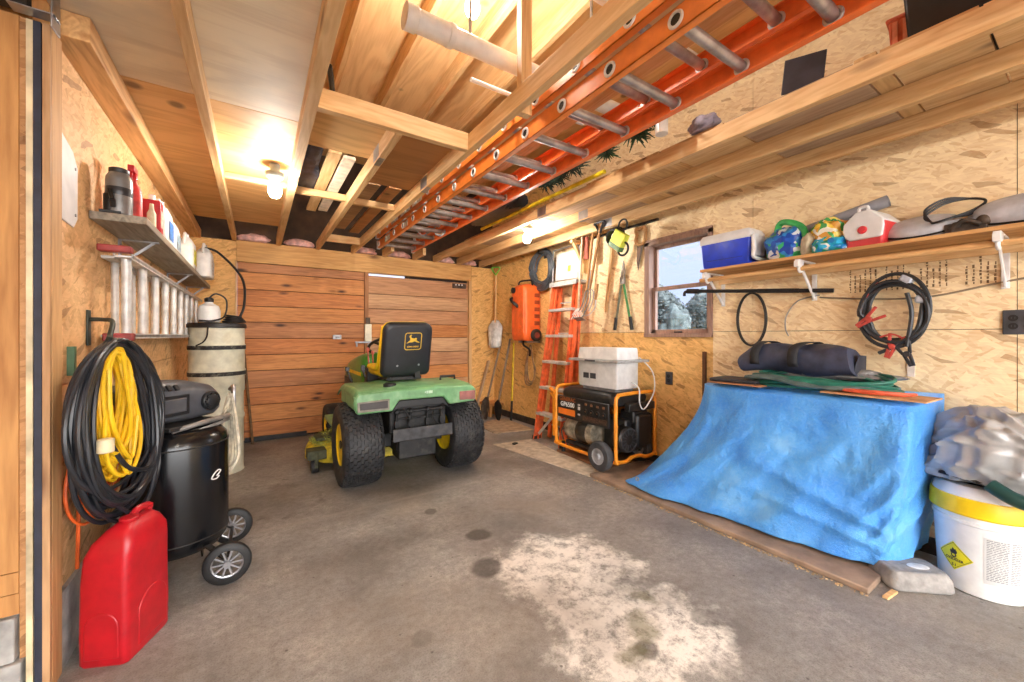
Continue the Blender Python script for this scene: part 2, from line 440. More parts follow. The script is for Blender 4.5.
struct(MB().box(-.6365, -.6215, 1.95, 1.985, 0, 2.245).build('trim_2', plain('cream_strip', (206, 188, 152), .6, var=.15, scale=8), smooth=False), 'narrow cream painted strip beside the dark seal', 'trim')
struct(MB().bar((-.609, 1.972, 0), (-.6125, 1.972, 2.245), .0175, .044, (0, 1, 0)).build('trim_3', plain('navy_rubber_seal', (42, 44, 58), .6, var=.15), smooth=False), 'dark rubber weather seal strip', 'trim')
struct(MB().box(-.6005, -.583, 1.95, 1.967, 0, 2.245).build('trim_4', wood('tan_trim', (198, 156, 112), (158, 116, 74), 2, 1), smooth=False), 'tan jamb board beside the dark seal', 'trim')
struct(MB().box(-.6, -.5825, 1.968, 2.045, 0, 2.245).build('trim_5', wood('pale_trim', (222, 176, 122), (190, 142, 90), 2, 1), smooth=False), 'pale pine jamb board in front of the hanging hoses', 'trim')
t = thing('door_track', 'galvanised steel door track above the left jamb boards', 'track', (-.9, 1.92, 2.25))
MB().box(-.6, .28, -.02, .02, .004, .01).box(-.6, .28, -.02, -.014, .004, .055).box(-.6, .28, .014, .02, .004, .055).build('track', DARKMETAL, t, bevel=.002)
MB().box(.24, .345, -.03, .022, .0, .004).box(.335, .34, -.03, .035, -.04, .12).build('bracket', STEEL, t, bevel=.002)

# right wall with its window opening
WY0, WY1, WZ0, WZ1 = 1.787, 2.457, 1.19, 2.085
b = MB()
ys = [(-2.8, 0), (-.96, 1), (.26, 1), (1.48, 1), (WY0, 0), (WY1, 0), (2.70, 1), (3.92, 1), (5.14, 1), (5.45, 0)]
zs = [(.09, 0), (WZ0, 0), (1.235, 1), (WZ1, 0), (2.46, 1), (H, 0)]
g = .0016
for i in range(len(ys)-1):
    for j in range(len(zs)-1):
        if ys[i][0] >= WY0-.01 and ys[i+1][0] <= WY1+.01 and zs[j][0] >= WZ0-.01 and zs[j+1][0] <= WZ1+.01: continue
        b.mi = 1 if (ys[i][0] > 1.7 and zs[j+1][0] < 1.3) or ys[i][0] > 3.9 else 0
        b.box(3.12, 3.135, ys[i][0]+g*ys[i][1], ys[i+1][0]-g*ys[i+1][1], zs[j][0]+g*zs[j][1], zs[j+1][0]-g*zs[j+1][1])
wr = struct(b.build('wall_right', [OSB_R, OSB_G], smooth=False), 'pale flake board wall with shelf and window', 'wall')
b = MB()
for i in range(len(ys)-1):
    for j in range(len(zs)-1):
        if ys[i][0] >= WY0-.01 and ys[i+1][0] <= WY1+.01 and zs[j][0] >= WZ0-.01 and zs[j+1][0] <= WZ1+.01: continue
        b.box(3.135, 3.25, ys[i][0], ys[i+1][0], zs[j][0] if j else 0, zs[j+1][0])
b.build('framing', plain('dark_framing', (58, 42, 30), .8), wr, smooth=False)
b = MB()
for k in range(26):                                     # mill stamp: rows of illegible dark dashes printed on the board
    y = .30 + k*.024; z = 1.47
    if k in (6, 7, 13, 19): continue
    hgt = R.choice((.14, .1, .15)); zz = z
    while zz < z+hgt:
        d = R.uniform(.006, .02); b.box(3.1192, 3.1205, y, y+R.choice((.005, .008)), zz, zz+d); zz += d+R.uniform(.003, .007)
b.build('stamped_print', plain('stamp_ink', (120, 92, 60), .7), wr, smooth=False)
struct(MB().box(3.105, 3.14, -2.8, 5.45, 0, .085).build('baseboard_right', plain('dark_sill', (58, 46, 38), .8, var=.3), smooth=False), 'dark sill plate along the foot of the right wall', 'baseboard')

# window: brown sashes, screen below
WFR = wood('faded_window_wood', (176, 142, 124), (138, 108, 96), 2, 1.2, knot_amt=0)
w = thing('window_1', 'brown framed double-hung window above the generator', 'window', (3.12, (WY0+WY1)/2, WZ0)); w['kind'] = 'structure'
hw, hh = (WY1-WY0)/2, WZ1-WZ0
b = MB(); b.box(-.012, .12, -hw, -hw+.04, 0, hh); b.box(-.012, .12, hw-.055, hw, 0, hh); b.box(-.02, .12, -hw, hw, 0, .035); b.box(-.012, .12, -hw, hw, hh-.035, hh)
b.build('window_frame', WFR, w, smooth=False, bevel=.003)
b = MB(); zm = .455
b.box(.035, .065, -hw+.04, -hw+.075, .035, zm); b.box(.035, .065, hw-.09, hw-.055, .035, zm); b.box(.035, .065, -hw+.04, hw-.055, .035, .07); b.box(.03, .07, -hw+.04, hw-.055, zm-.022, zm+.012)
b.build('lower_sash', WFR, w, smooth=False, bevel=.003)
b = MB(); b.box(.07, .1, -hw+.04, -hw+.07, zm, hh-.035); b.box(.07, .1, hw-.085, hw-.055, zm, hh-.035); b.box(.07, .1, -hw+.04, hw-.055, hh-.065, hh-.035)
b.build('upper_sash', WFR, w, smooth=False, bevel=.003)
MB().box(.02, .034, -.04, .04, .04, .052).build('sash_lift', BLACK, w, bevel=.003)
gm = NT('window_glass'); tr = gm.n('ShaderNodeBsdfTransparent'); gl = gm.n('ShaderNodeBsdfGlossy'); gl.inputs['Roughness'].default_value = .02
mx = gm.n('ShaderNodeMixShader'); mx.inputs[0].default_value = .06; tr.inputs[0].default_value = (.86, .89, .93, 1)
gm.l(tr.outputs[0], mx.inputs[1]); gm.l(gl.outputs[0], mx.inputs[2]); gm.l(mx.outputs[0], gm.out.inputs[0])
MB().box(.048, .051, -hw+.07, hw-.085, .065, zm-.02).build('lower_pane', gm.mat, w, smooth=False)
MB().box(.084, .087, -hw+.065, hw-.08, zm, hh-.06).build('upper_pane', gm.mat, w, smooth=False)
b = MB(); b.box(-.018, .0, -hw, hw, hh+.0, hh+.02)
b.build('head_board', WFR, w, smooth=False, bevel=.004)

# back wall: flake board, header, sliding plank doors
b = MB().box(-.72, -.19, 5.335, 5.45, 0, 2.262); b.box(2.725, 3.12, 5.31, 5.45, 0, 2.25)
struct(b.build('wall_back', OSB_B, smooth=False), 'golden flake board wall either side of the plank doors', 'wall')
struct(MB().box(-.72, 3.25, 5.36, 5.45, 2.27, H).build('wall_attic_shade', plain('attic_shade', (72, 54, 40), .8, var=.3, scale=4), smooth=False), 'dark sheet coloured as attic shade above the header of the plank doors', 'wall')  # dark colour stands in for the unlit open attic
struct(MB().box(-.19, 2.72, 5.305, 5.42, 2.03, 2.265).build('trim_6', wood('header_timber', (226, 176, 108), (190, 136, 72), 0, .9), smooth=False, bevel=.004), 'heavy pine header beam above the plank doors', 'trim')
struct(MB().box(-.205, -.187, 5.315, 5.36, 0, 2.04).build('trim_7', LUM[2], smooth=False), 'thin pine strip left of the plank doors', 'trim')
struct(MB().box(1.172, 1.222, 5.31, 5.42, 0, 2.03).build('trim_8', wood('door_post', (178, 122, 76), (132, 84, 48), 2, 1), smooth=False, bevel=.003), 'brown post between the plank doors', 'trim')
struct(MB().box(2.68, 2.724, 5.3, 5.42, 0, 2.03).build('trim_9', LUM[2], smooth=False, bevel=.003), 'pale pine jamb right of the plank doors', 'trim')
PLANK = [wood('red_brown_plank', (208, 134, 74), (160, 96, 48), 0, 1.3, (70, 34, 16), knot_amt=1.0, flat=1), wood('orange_plank', (216, 148, 84), (172, 108, 56), 0, 1.2, (74, 38, 18), knot_amt=1.0, flat=1, seed=3), wood('worn_plank', (196, 134, 86), (150, 96, 56), 0, 1.1, (70, 40, 22), knot_amt=1.0, flat=1, seed=6)]
PLANK2 = [wood('pale_worn_plank', (212, 168, 124), (168, 122, 84), 0, .9, (80, 48, 28), knot_amt=.8, flat=1, seed=9), wood('brown_worn_plank', (204, 152, 108), (156, 108, 74), 0, .9, (70, 40, 22), knot_amt=.8, flat=1, seed=12), PLANK[1]]
def plank_door(name, x0, x1, y, label, mats, top):
    d = thing(name, label, 'door', ((x0+x1)/2, y, 0)); d['kind'] = 'structure'
    b = MB(); z = .02; k = 0; w2 = (x1-x0)/2
    while z < top-.05:
        h = min(.192 + R.uniform(-.012, .012), top-z); b.mi = [0, 1, 0, 2, 1, 0, 2, 1, 0, 1, 2][k % 11]
        if top-z-h < .08: h = top-z
        b.box(-w2, w2, R.uniform(0, .006), .03, z+.0035, z+h-.0035); z += h; k += 1
    b.build('plank_panel', mats, d, smooth=False, bevel=.003)
    MB().box(-w2, w2, .031, .04, .0, top).box(-w2 if x0 < 1 else -w2+.5, w2, .025, .045, top-.05, 2.06).build('backing', plain('dark_backing', (40, 28, 20), .8), d, smooth=False)
    return d
d1 = plank_door('door_1', -.185, 1.17, 5.33, 'left plank door of reddish brown boards behind the mower', PLANK, 2.03)
b = MB().bar((.02-.49, -.006, 2.09), (.16-.49, -.006, 2.125), .012, .008).bar((.05-.49, -.008, 2.13), (.1-.49, -.008, 2.075), .02, .008).cyl((.07-.49, -.02, 2.1), (.07-.49, .01, 2.1), .012)
b.build('hinge', RUST, d1)
b = MB().boxc((.35, -.012, 1.187), (.1, .02, .055)).cyl((.33, -.03, 1.19), (.38, -.03, 1.19), .012)
b.build('latch', STEEL, d1, bevel=.004)
b = MB().boxc((-.3, -.008, .03), (.62, .03, .05)); b.build('bottom_seal', BLACKRUB, d1)
d2 = plank_door('door_2', 1.224, 2.68, 5.35, 'right plank door of paler worn boards behind the mower', PLANK2, 2.0)
b = MB(); b.boxc((.58, -.014, 1.945), (.22, .012, .07)); b.build('hinge', RUST, d2, bevel=.003)
b = MB(); [b.cyl((.52+.05*k, -.03, 1.96), (.52+.05*k, -.015, 1.96), .012, n=10) for k in range(3)]; b.build('bolt', ALU, d2)
t = thing('door_bolt', 'steel slide bolt with a cream grip on the post between the doors', 'bolt', (1.2, 5.29, 1.12))
MB().boxc((-.03, 0, .0), (.24, .012, .022)).boxc((-.13, .0, -.03), (.02, .02, .06)).boxc((.02, 0, -.07), (.03, .02, .1)).build('bolt_bar', STEEL, t, bevel=.003)
MB().box(-.035, .05, -.03, .0, .012, .235).build('grip', plain('cream_plastic', (236, 230, 206), .5, var=.05), t, bevel=.008)
MB().box(-.02, .035, -.012, .012, .235, .32).build('hasp', RUST, t, bevel=.004)
# walls behind and beside the camera
struct(MB().box(-3.2, -1.6, -2.9, -2.8, 0, H).box(-1.6, 2.9, -2.9, -2.8, 2.25, H).box(2.9, 3.4, -2.9, -2.8, 0, 2.25).build('wall_front', OSB_B, smooth=False), 'flake board wall around the open garage doorway behind the camera', 'wall')
struct(MB().box(-3.3, -3.2, -2.9, 2.1, 0, H).build('wall_side', OSB_L, smooth=False), 'flake board wall left of the camera', 'wall')

# roof: sheathing over rafters, storage deck over joists
struct(MB().box(-3.3, 3.4, -2.9, 5.6, 3.44, 3.5).build('ceiling', PLY_ROOF, smooth=False), 'plywood roof sheathing above the rafters', 'ceiling')
nr = 0
for k in range(-8, 8):
    x = .56 + .4*k
    if x > 3.2: continue
    o = MB().box(x-.02, x+.02, -2.8, 5.36, 3.3, 3.44).build('rafter', LUM[1-1] if False else LUM[0], smooth=False, bevel=.002)
    struct(o, 'pine rafter under the roof sheathing, one of a row', 'rafter'); o['group'] = 'rafters under the roof'
def joist(x, y0, y1, label, z0=2.25, z1=2.34, w=.04, plates=()):
    o = struct(MB().box(x-w/2, x+w/2, y0, y1, z0, z1).build('ceiling_joist', LUM[0], smooth=False, bevel=.002), label, 'joist')
    for y in plates:
        MB().box(x-w/2-.0012, x-w/2, y-.06, y+.06, z0+.01, z1-.005).box(x-w/2, x+w/2-.004, y-.06, y+.06, z0-.0012, z0).build('nail_plate', STEEL, o, smooth=False)
    return o
struct(MB().box(-.6, -.5, 2.0, 5.33, 2.25, 2.34).build('trim_10', wood('top_plate', (232, 186, 128), (186, 130, 76), 1, .8), smooth=False, bevel=.003), 'pine top plate along the left wall', 'trim')
joist(-.21, -2.8, 5.3, 'pine ceiling joist nearest the left wall')
joist(.21, -2.8, 5.3, 'pine ceiling joist beside the lit bulb over the mower', w=.05, plates=(3.0,))
joist(.62, 2.04, 5.3, 'pine ceiling joist running back from the short cross beam', plates=(2.42,))
joist(1.02, -2.8, 5.3, 'long pine ceiling joist just left of the orange ladder', plates=(2.7,))
joist(1.41, 4.88, 5.3, 'short joist end over the header beyond the orange ladder')
joist(1.82, 4.88, 5.3, 'short joist end on the header left of the long right-hand joists')
joist(2.12, -2.8, 5.3, 'pine ceiling joist just right of the orange ladder', plates=(2.75,))
joist(2.49, -2.8, 5.3, 'middle pine joist of the three over the right shelf', plates=(2.62,))
joist(2.86, -2.8, 5.3, 'pine ceiling joist nearest the right wall', plates=(2.68,))
def beam(name, x0, x1, y0, y1, z0, z1, label, mat):
    return struct(MB().box(x0, x1, y0, y1, z0, z1).build(name, mat, smooth=False, bevel=.002), label, 'beam')
beam('cross_beam', .235, 1.0, 1.99, 2.03, 2.25, 2.345, 'pine cross beam spanning two joists above the mower', LUM[1])
beam('blocking_beam', -.19, .185, 3.36, 3.4, 2.30, 2.34, 'pine strip under the deck left of the bulb', LUM[1])
beam('blocking_beam', .235, .6, 3.38, 3.42, 2.29, 2.34, 'pine strip under the deck right of the bulb', LUM[1])
beam('blocking_beam', .64, 1.0, 3.41, 3.45, 2.29, 2.34, 'pine strip beside the dark plywood over the mower', LUM[1])
beam('blocking_beam', .64, 1.0, 4.78, 4.82, 2.26, 2.34, 'short pine block near the header above the doors', LUM[1])
beam('post', 1.05, 1.11, 1.53, 1.57, 2.26, 3.3, 'upright pine post rising from the joist to the rafters', LUM[2])
def deck(x0, x1, y0, y1, mat, label, z=2.342, t=.013):
    o = MB().box(x0, x1, y0, y1, z, z+t).build('deck_panel', mat, smooth=False); return struct(o, label, 'deck')
deck(-.6, .2, -2.8, 2.372, PLY_NEAR, 'weathered grey plywood deck above the left joists')
deck(-.6, .2, 2.378, 4.75, PLY_FAR, 'swirl grained plywood deck above the left bulb')
deck(-3.2, -.6, -2.8, 1.95, PLY_FAR, 'plywood deck left of the camera')
deck(.23, .61, 2.06, 2.62, PLY_FAR, 'small plywood panel behind the cross beam')
deck(.63, 1.0, 2.08, 3.02, PLY_BROWN, 'brown plywood panel right of the small plywood panel')
# ---------------------------------------------------------------- lamps (bare bulbs)
BULB = emit('lit_bulb', (255, 248, 238), 170)
SOCKET = plain('grey_socket', (120, 126, 122), .5)
def bulb(label, x, y, z, top, power=1.0, mat=None):
    t = thing('ceiling_bulb', label, 'lamp', (x, y, z), group='bare bulbs')
    MB().lathe([(.012, .05), (.02, .05), (.022, .062), (.05, .085), (.055, .1), (.055, .115), (.03, .118), (.03, max(.13, top-z))], n=20).build('socket', SOCKET, t)
    MB().lathe([(.004, -.052), (.024, -.046), (.037, -.023), (.040, 0), (.036, .022), (.02, .045), (.014, .056)], n=20).build('glass_bulb', mat or BULB, t)
    return t
bulb('lit bulb under the left plywood deck above the mower', .1, 3.05, 2.17, 2.342)
bulb('lit bulb between the joists above the black hose and step ladder', 2.29, 3.24, 2.19, 2.342, mat=emit('lit_bulb_cool', (255, 249, 240), 250))
bulb('lit bulb up among the rafters beside the white pipe', .99, 1.92, 3.0, 3.44, mat=emit('lit_bulb_rafters', (255, 249, 240), 420))

# ---------------------------------------------------------------- up in the rafters
PVC = plain('white_pvc', (236, 232, 226), .35, var=.03)
t = thing('pvc_pipe', 'thick white plastic pipe with a collar under the rafters', 'pipe', (.56, 1.69, 2.6))
MB().tube([(.2, 0, 0), (1.55, 0, 0)], .043, 20).build('pipe', PVC, t)
MB().lathe([(.04, 0), (.054, .0), (.054, .05), (.048, .055), (.048, .2), (.052, .205), (.052, .23), (.043, .23)], (-.02, 0, 0), 24, Ry(PI/2)).build('collar', PVC, t)
for x in (.3, 1.1): MB().tube([(x, 0, .04), (x, 0, .7)], .008, 8).build('pipe_strap', STEEL, t)
tag(MB().tube([(.55, 1.28, 2.75), (1.0, 1.28, 2.75), (2.1, 1.28, 2.75)], .026, 14).build('conduit_pipe', PVC), 'thin white plastic pipe running right from the rafter bulb', 'pipe')
tag(MB().tube([(.95, 1.86, 2.56), (1.75, 1.86, 2.56)], .012, 8).build('thin_rod', PVC), 'thin white rod below the thick white pipe', 'rod')
tag(MB().tube([(1.0, 1.9, 3.1), (1.08, 1.78, 3.12), (1.1, 1.6, 2.95), (1.2, 1.5, 2.9), (1.3, 1.5, 3.3)], .005, 6, smooth=8).build('bulb_wire', WHITEP), 'white wire running from the rafter bulb to the upright post', 'wire')
tag(MB().tube([(.27, 1.9, 2.40), (.31, 2.06, 2.36), (.36, 2.2, 2.36)], .012, 8, smooth=6).build('black_cable', BLACK), 'short black cable above the cross beam', 'cable')

# ---------------------------------------------------------------- orange extension ladder lying along the joists
RUNG = plain('ladder_rung', (176, 166, 160), .42, .6, .12)
LADDER_O = plain('ladder_orange', (255, 142, 60), .38, var=.06)
LADDER_R = plain('ladder_red_orange', (248, 118, 52), .4, var=.06)
t = thing('extension_ladder', 'long orange fibreglass extension ladder lying under the rafters', 'ladder', (1.45, 4.84, 2.26))
def rail(x, z, s, y0, y1, mat, nm):
    b = MB(); h = .088; w = .034
    b.box(x, x+.005*s, y0, y1, z, z+h); b.box(x, x+w*s, y0, y1, z, z+.006); b.box(x, x+w*s, y0, y1, z+h-.006, z+h)
    return b.build(nm, mat, t, smooth=False, bevel=.0015)
YN, YF = -6.2, 0
rail(-.245, .118, 1, YN, YF, LADDER_O, 'rail'); rail(.245, .118, -1, YN, YF, LADDER_R, 'rail')
rail(-.225, .0, 1, YN, YF+.02, LADDER_O, 'rail'); rail(.225, .0, -1, YN, YF+.02, LADDER_R, 'rail')
for k in range(20):
    y = -.16 - .305*k
    for z, hw, dy in ((.162, .245, .0), (.044, .225, .12)):
        o = MB(); o.cyl((-hw+.002, y+dy, z), (hw-.003, y+dy, z), .0215, n=14); o.build('rung', RUNG, t)
        o2 = MB(); 
        o2.torus((hw-.007, y+dy, z), .026, .006, Ry(PI/2), 18, 6); o2.build('rung_collar', ALU, t)
        o3 = MB().torus((-hw-.001, y+dy, z), .025, .0065, Ry(PI/2), 22, 6).build('rung_collar', WHITEP, t)
        MB().cyl((-hw-.0022, y+dy, z), (-hw-.0005, y+dy, z), .021, n=18).build('rung_hole', DARKMETAL, o3)
for z, hw, yf in ((.118, .245, 0), (.0, .225, .02)):
    for sx in (-1, 1):
        MB().boxc((sx*(hw-.012), yf+.012, z+.044), (.04, .03, .1)).build('end_cap', plain('pale_end_cap', (206, 200, 196), .5), t, bevel=.006)
DEC = plain('ladder_decal', (228, 214, 202), .5, var=.3, scale=60)
MB().box(-.2462, -.2452, -1.55, -.62, .128, .196).build('decal', DEC, t, smooth=False)
MB().box(-.2262, -.2252, -.5, -.3, .012, .07).box(-.2262, -.2252, -1.1, -.98, .012, .07).build('decal', DEC, t, smooth=False)
MB().box(-.247, -.2465, -.95, -.86, .13, .194).box(-.247, -.2465, -1.3, -1.24, .13, .194).build('warning_decal', plain('dark_decal', (150, 70, 40), .5), t, smooth=False)
MB().tube([(-.19, -.6, .1), (-.1, -.9, .04), (.05, -.8, .02), (.12, -1.0, .09)], .006, 6, smooth=6).tube([(.1, -1.0, .0), (.15, -1.05, -.02), (.2, -1.0, .05)], .012, 6, smooth=5).build('pull_rope', plain('grey_rope', (150, 150, 150), .8), t)
for nm, y in (('front', -.3), ('rear', 3.6)):          # timber cross bars that carry the ladder
    pass
for y in (3.02, .3):
    struct(MB().box(1.04, 2.10, y, y+.04, 2.475, 2.515).build('cross_bar', LUM[1], smooth=False), 'pine cross bar above the orange ladder', 'bar')['group'] = 'cross bars over the ladder'
for i, (x, y0, y1, z, lab) in enumerate(((1.36, -2.0, 4.6, 2.516, 'pale plank stored on top of the ladder, nearer its left rail'), (1.56, -1.5, 3.9, 2.516, 'pale plank stored on top of the ladder, nearer its right rail'))):
    tag(MB().box(x, x+.09, y0, y1, z, z+.038).build('stored_plank', LUM[0], smooth=False, bevel=.003), lab, 'plank')

# ---------------------------------------------------------------- loft over the right-hand joists
DK = [wood('dark_deck_board', (176, 140, 104), (132, 100, 70), 0, .9), wood('pale_deck_board', (220, 180, 124), (180, 134, 80), 0, .9), wood('grey_deck_board', (198, 168, 136), (160, 130, 102), 1, .9), LUM[0]]
widths = [(-2.2, -1.2, 1), (-1.19, -.3, 3), (-.29, .25, 3), (.26, .52, 3), (.53, .60, 1), (.61, 1.15, 2), (1.16, 1.55, 3), (1.56, 2.2, 1), (2.21, 2.9, 2), (2.91, 3.5, 1), (3.51, 4.3, 0), (4.31, 5.2, 1)]
for i, (y0, y1, k) in enumerate(widths):
    o = MB().box(2.11 + (.01, .0, .02)[i % 3], 3.1, y0, y1, 2.342, 2.36).build('deck_board', DK[k], smooth=False); struct(o, 'board laid across the three right-hand joists', 'board'); o['group'] = 'loft boards over the right joists'
tag(MB().tube([(2.075, 1.98, 2.372), (2.045, 3.75, 2.36)], .016, 10).build('yellow_pole', plain('yellow_pole', (236, 206, 40), .4)), 'yellow pole lying beside the right rail of the orange ladder', 'pole')
def greens(name, label, c, d, n, col, seed):
    r = random.Random(seed); b = MB()
    core = spline([Vector((d[0]*r.uniform(-.5, .5), d[1]*(-.5+k/5), .03+d[2]*.5*r.random())) for k in range(6)], 12)
    b.tube(core, .008, 6)
    for i in range(n):
        p = core[r.randrange(len(core))]
        q = p + Vector((r.uniform(-1, 1), r.uniform(-1, 1), r.uniform(-.7, 1))).normalized()*r.uniform(.05, .1)
        b.cyl(p, q, .007, .002, 5)
    o = b.build(name, col, smooth=False); o.location = c
    return tag(o, label, 'garland')
greens('green_garland', 'dark green artificial garland in the loft beside the ladder', (1.95, 1.66, 2.4), (.16, .5, .14), 520, plain('fir_green', (44, 70, 46), .7, var=.4), 3)
greens('green_garland', 'second dark green garland in the loft, nearer the doors', (1.97, 2.35, 2.4), (.14, .5, .12), 380, plain('fir_green_dark', (36, 54, 42), .7, var=.4), 4)
def crumple(name, mat, label, cat, c, d, amp, seed, rz=0, nu=36, nv=22, fr=3.0, flat=True):
    def fn(p):
        q = Vector((p.x/d[0], p.y/d[1], p.z/d[2]))
        k = 1 + amp*noise.noise(q*fr*.6 + Vector((seed, 0, 0))) + amp*.8*(.5-abs(noise.noise(q*fr*1.7 + Vector((0, seed, 0)))))
        p = p*k
        if flat and p.z < -d[2]*.62: p.z = -d[2]*.62 - (abs(p.z)-d[2]*.62)*.06
        return p
    o = MB().ell((0, 0, d[2]*.66), d, None, nu, nv, fn).build(name, mat); o.location = c; o.rotation_euler = (0, 0, rz)
    return tag(o, label, cat)
crumple('dark_bag', plain('black_bag', (34, 34, 38), .35, var=.3), 'black plastic bag stuffed beside the ladder near the doors', 'bag', (1.95, 3.3, 2.36), (.13, .45, .15), .3, 2)
crumple('grey_bag', plain('grey_cloth_bag', (150, 142, 158), .6, var=.2), 'grey cloth bundle in the loft beside the green garland', 'bag', (2.12, 1.27, 2.362), (.035, .08, .05), .35, 5)
t = thing('white_tube', 'short white tube standing in the loft beside the garland', 'tube', (1.95, 1.42, 2.36))
MB().lathe([(.03, 0), (.035, .0), (.035, .3), (.028, .3)], n=18).build('tube_body', PVC, t)
tag(MB().boxc((2.16, .80, 2.44), (.012, .16, .16), Rz(.3) @ Rx(.1)).build('slate_board', plain('slate_panel', (52, 52, 62), .5), bevel=.003), 'dark panel leaning in the loft gap right of the ladder', 'panel')
MBt = thing('storage_tote', 'black plastic tote at the loft edge above the right shelf', 'tote', (2.34, .30, 2.362))
MB().loft([[(x*k, y*k, z) for x, y in ((-.22, -.1), (.22, -.1), (.22, .16), (-.22, .16))] for k, z in ((.9, 0), (1, .26))]).build('tub', BLACK, MBt, bevel=.01)
MB().box(-.24, .24, -.12, .18, .26, .29).build('lid', BLACK, MBt, bevel=.006)
t = thing('orange_bin', 'faded orange folded plastic bin in the loft beside the black tote', 'bin', (2.29, .47, 2.362), .1)
b = MB(); b.loft([[(x*k, y*k, z) for x, y in ((-.12, -.05), (.12, -.05), (.12, .05), (-.12, .05))] for k, z in ((.85, 0), (1, .13))]); b.box(-.13, .13, -.055, .055, .115, .13)
b.build('bin_body', plain('faded_orange', (222, 116, 84), .5), t, bevel=.006)
for k in range(3): MB().box(-.122, -.118, -.04+.03*k, -.025+.03*k, .02, .11).build('rib', plain('faded_orange_rib', (236, 150, 120), .5), t)
tag(MB().boxc((2.3, .06, 2.45), (.3, .2, .17)).build('blue_box', plain('pale_blue_card', (110, 150, 196), .6, var=.25), bevel=.006), 'pale blue box in the loft above the right end of the shelf', 'box')
# left loft: tarp and boards above the joists
TARP_N = plain('navy_tarp', (58, 68, 90), .4, var=.3)
crumple('folded_tarp', TARP_N, 'navy tarp tucked on the joists behind the bulb', 'tarp', (.29, 3.1, 2.345), (.07, .42, .1), .6, 9)
for i, (x, w, y0, y1, mt, lab) in enumerate(((.375, .075, 2.66, 4.0, DK[3], 'pale board lying on the joists right of the navy tarp'), (.465, .075, 2.7, 3.95, plain('whitewashed_board', (222, 206, 186), .6, var=.1), 'whitewashed board lying on the joists beside the pale board'), (.70, .09, 3.05, 4.5, DK[0], 'brown board on the joists right of the whitewashed board'), (.85, .1, 3.05, 4.6, PLY_BROWN, 'dark brown board on the joists left of the long joist'))):
    tag(MB().box(x, x+w, y0, y1, 2.343, 2.365).build('loft_board', mt, smooth=False, bevel=.002), lab, 'board')
INS = plain('pink_insulation', (224, 178, 172), .9, var=.15, bump=.5, bscale=40)
for i, (x, w, lab) in enumerate(((-.02, .3, 'pink insulation on the header left of the bulb joist'), (.42, .32, 'pink insulation on the header just right of the bulb joist'), (1.2, .24, 'pink insulation on the header under the end of the ladder'), (1.62, .3, 'pink insulation on the header right of the ladder end'), (2.3, .26, 'pink insulation on the header between the right joists'), (2.68, .24, 'pink insulation on the header nearest the right wall'))):
    o = crumple('insulation_scrap', INS, lab, 'insulation', (x, 5.33, 2.268), (w/2, .06, .05), .3, i*3.1, 0, 20, 12); o['group'] = 'insulation on the header'

# ---------------------------------------------------------------- left wall
WPL = plain('white_plate', (226, 226, 228), .35, var=.03)
t = thing('wall_plate', 'white plate with cut corners on the left wall beside the jamb', 'plate', (-.6, 2.1, 1.79))
MB().prism([(-.04, -.16), (.1, -.17), (.135, -.13), (.135, .07), (.09, .12), (-.04, .16)], 0, .006, Matrix(((0, 0, 1, 0), (1, 0, 0, 0), (0, 1, 0, 0), (0, 0, 0, 1)))).build('plate', WPL, t, bevel=.002)
MB().cyl((.005, .11, -.12), (.009, .11, -.12), .006).cyl((.005, .11, .06), (.009, .11, .06), .006).build('screw', STEEL, t)
t = thing('wall_shelf', 'weathered grey plank shelf on the left wall holding bottles', 'shelf', (-.6, 3.8, 1.7))
SHW = wood('weathered_shelf', (158, 148, 132), (112, 102, 90), 1, 1, knot_amt=.4)
MB().box(0.002, .185, -1.43, 1.42, 0, .034).build('board', SHW, t, smooth=False, bevel=.003)
for y in (-1.0, .3, 1.3):
    MB().box(.002, .012, y-.012, y+.012, -.14, 0).box(.012, .16, y-.012, y+.012, -.006, 0).bar((.008, y, -.13), (.14, y, -.004), .012, .006, (0, 1, 0)).build('bracket', STEEL, t)
SZ = 1.7355
# bottle jack
t = thing('bottle_jack', 'small black hydraulic jack at the near end of the left shelf', 'jack', (-.535, 2.405, SZ))
MB().box(-.035, .035, -.03, .03, 0, .012).lathe([(.026, .012), (.028, .02), (.028, .085), (.02, .092), (.012, .092), (.012, .12), (.018, .122), (.018, .13)], n=16).build('jack_body', BLACK, t, bevel=.002)
MB().cyl((.01, -.028, .03), (.012, -.05, .055), .01).cyl((.012, -.05, .055), (.0, -.03, .1), .008).cyl((.03, .0, .03), (.045, .0, .03), .008).build('pump_lever', DARKMETAL, t)
t = thing('metal_canister', 'dark grey metal canister with rounded shoulder beside the jack', 'canister', (-.515, 2.42, SZ))
MB().lathe([(.04, 0), (.045, .004), (.045, .15), (.043, .168), (.034, .185), (.03, .19)], n=28).build('canister_body', plain('grey_can', (124, 124, 124), .32, .45, .08), t)
MB().lathe([(.033, .188), (.034, .19), (.034, .205), (.026, .21), (.012, .212)], n=20).build('cap', BLACK, t)
MB().lathe([(.0452, .085), (.0457, .087), (.0457, .118), (.0452, .12)], n=28, cap=False).build('band', plain('dark_band', (52, 52, 56), .3, .3), t)
t = thing('spray_bottle', 'slim white bottle with a red trigger behind the canister', 'bottle', (-.50, 2.58, SZ))
MB().lathe([(.03, 0), (.034, .004), (.034, .14), (.03, .17), (.015, .2), (.013, .22)], n=20).build('bottle_body', plain('white_red_label', (206, 60, 60), .4, var=.2), t)
MB().lathe([(.016, .215), (.016, .245), (.012, .25)], n=14).box(-.012, .012, -.045, .03, .245, .275).bar((0, -.03, .25), (0, -.045, .205), .01, .008, (1, 0, 0)).build('trigger', REDP, t, bevel=.003)
t = thing('red_can', 'red oblong tin with a white cap on the left shelf', 'tin', (-.47, 2.74, SZ))
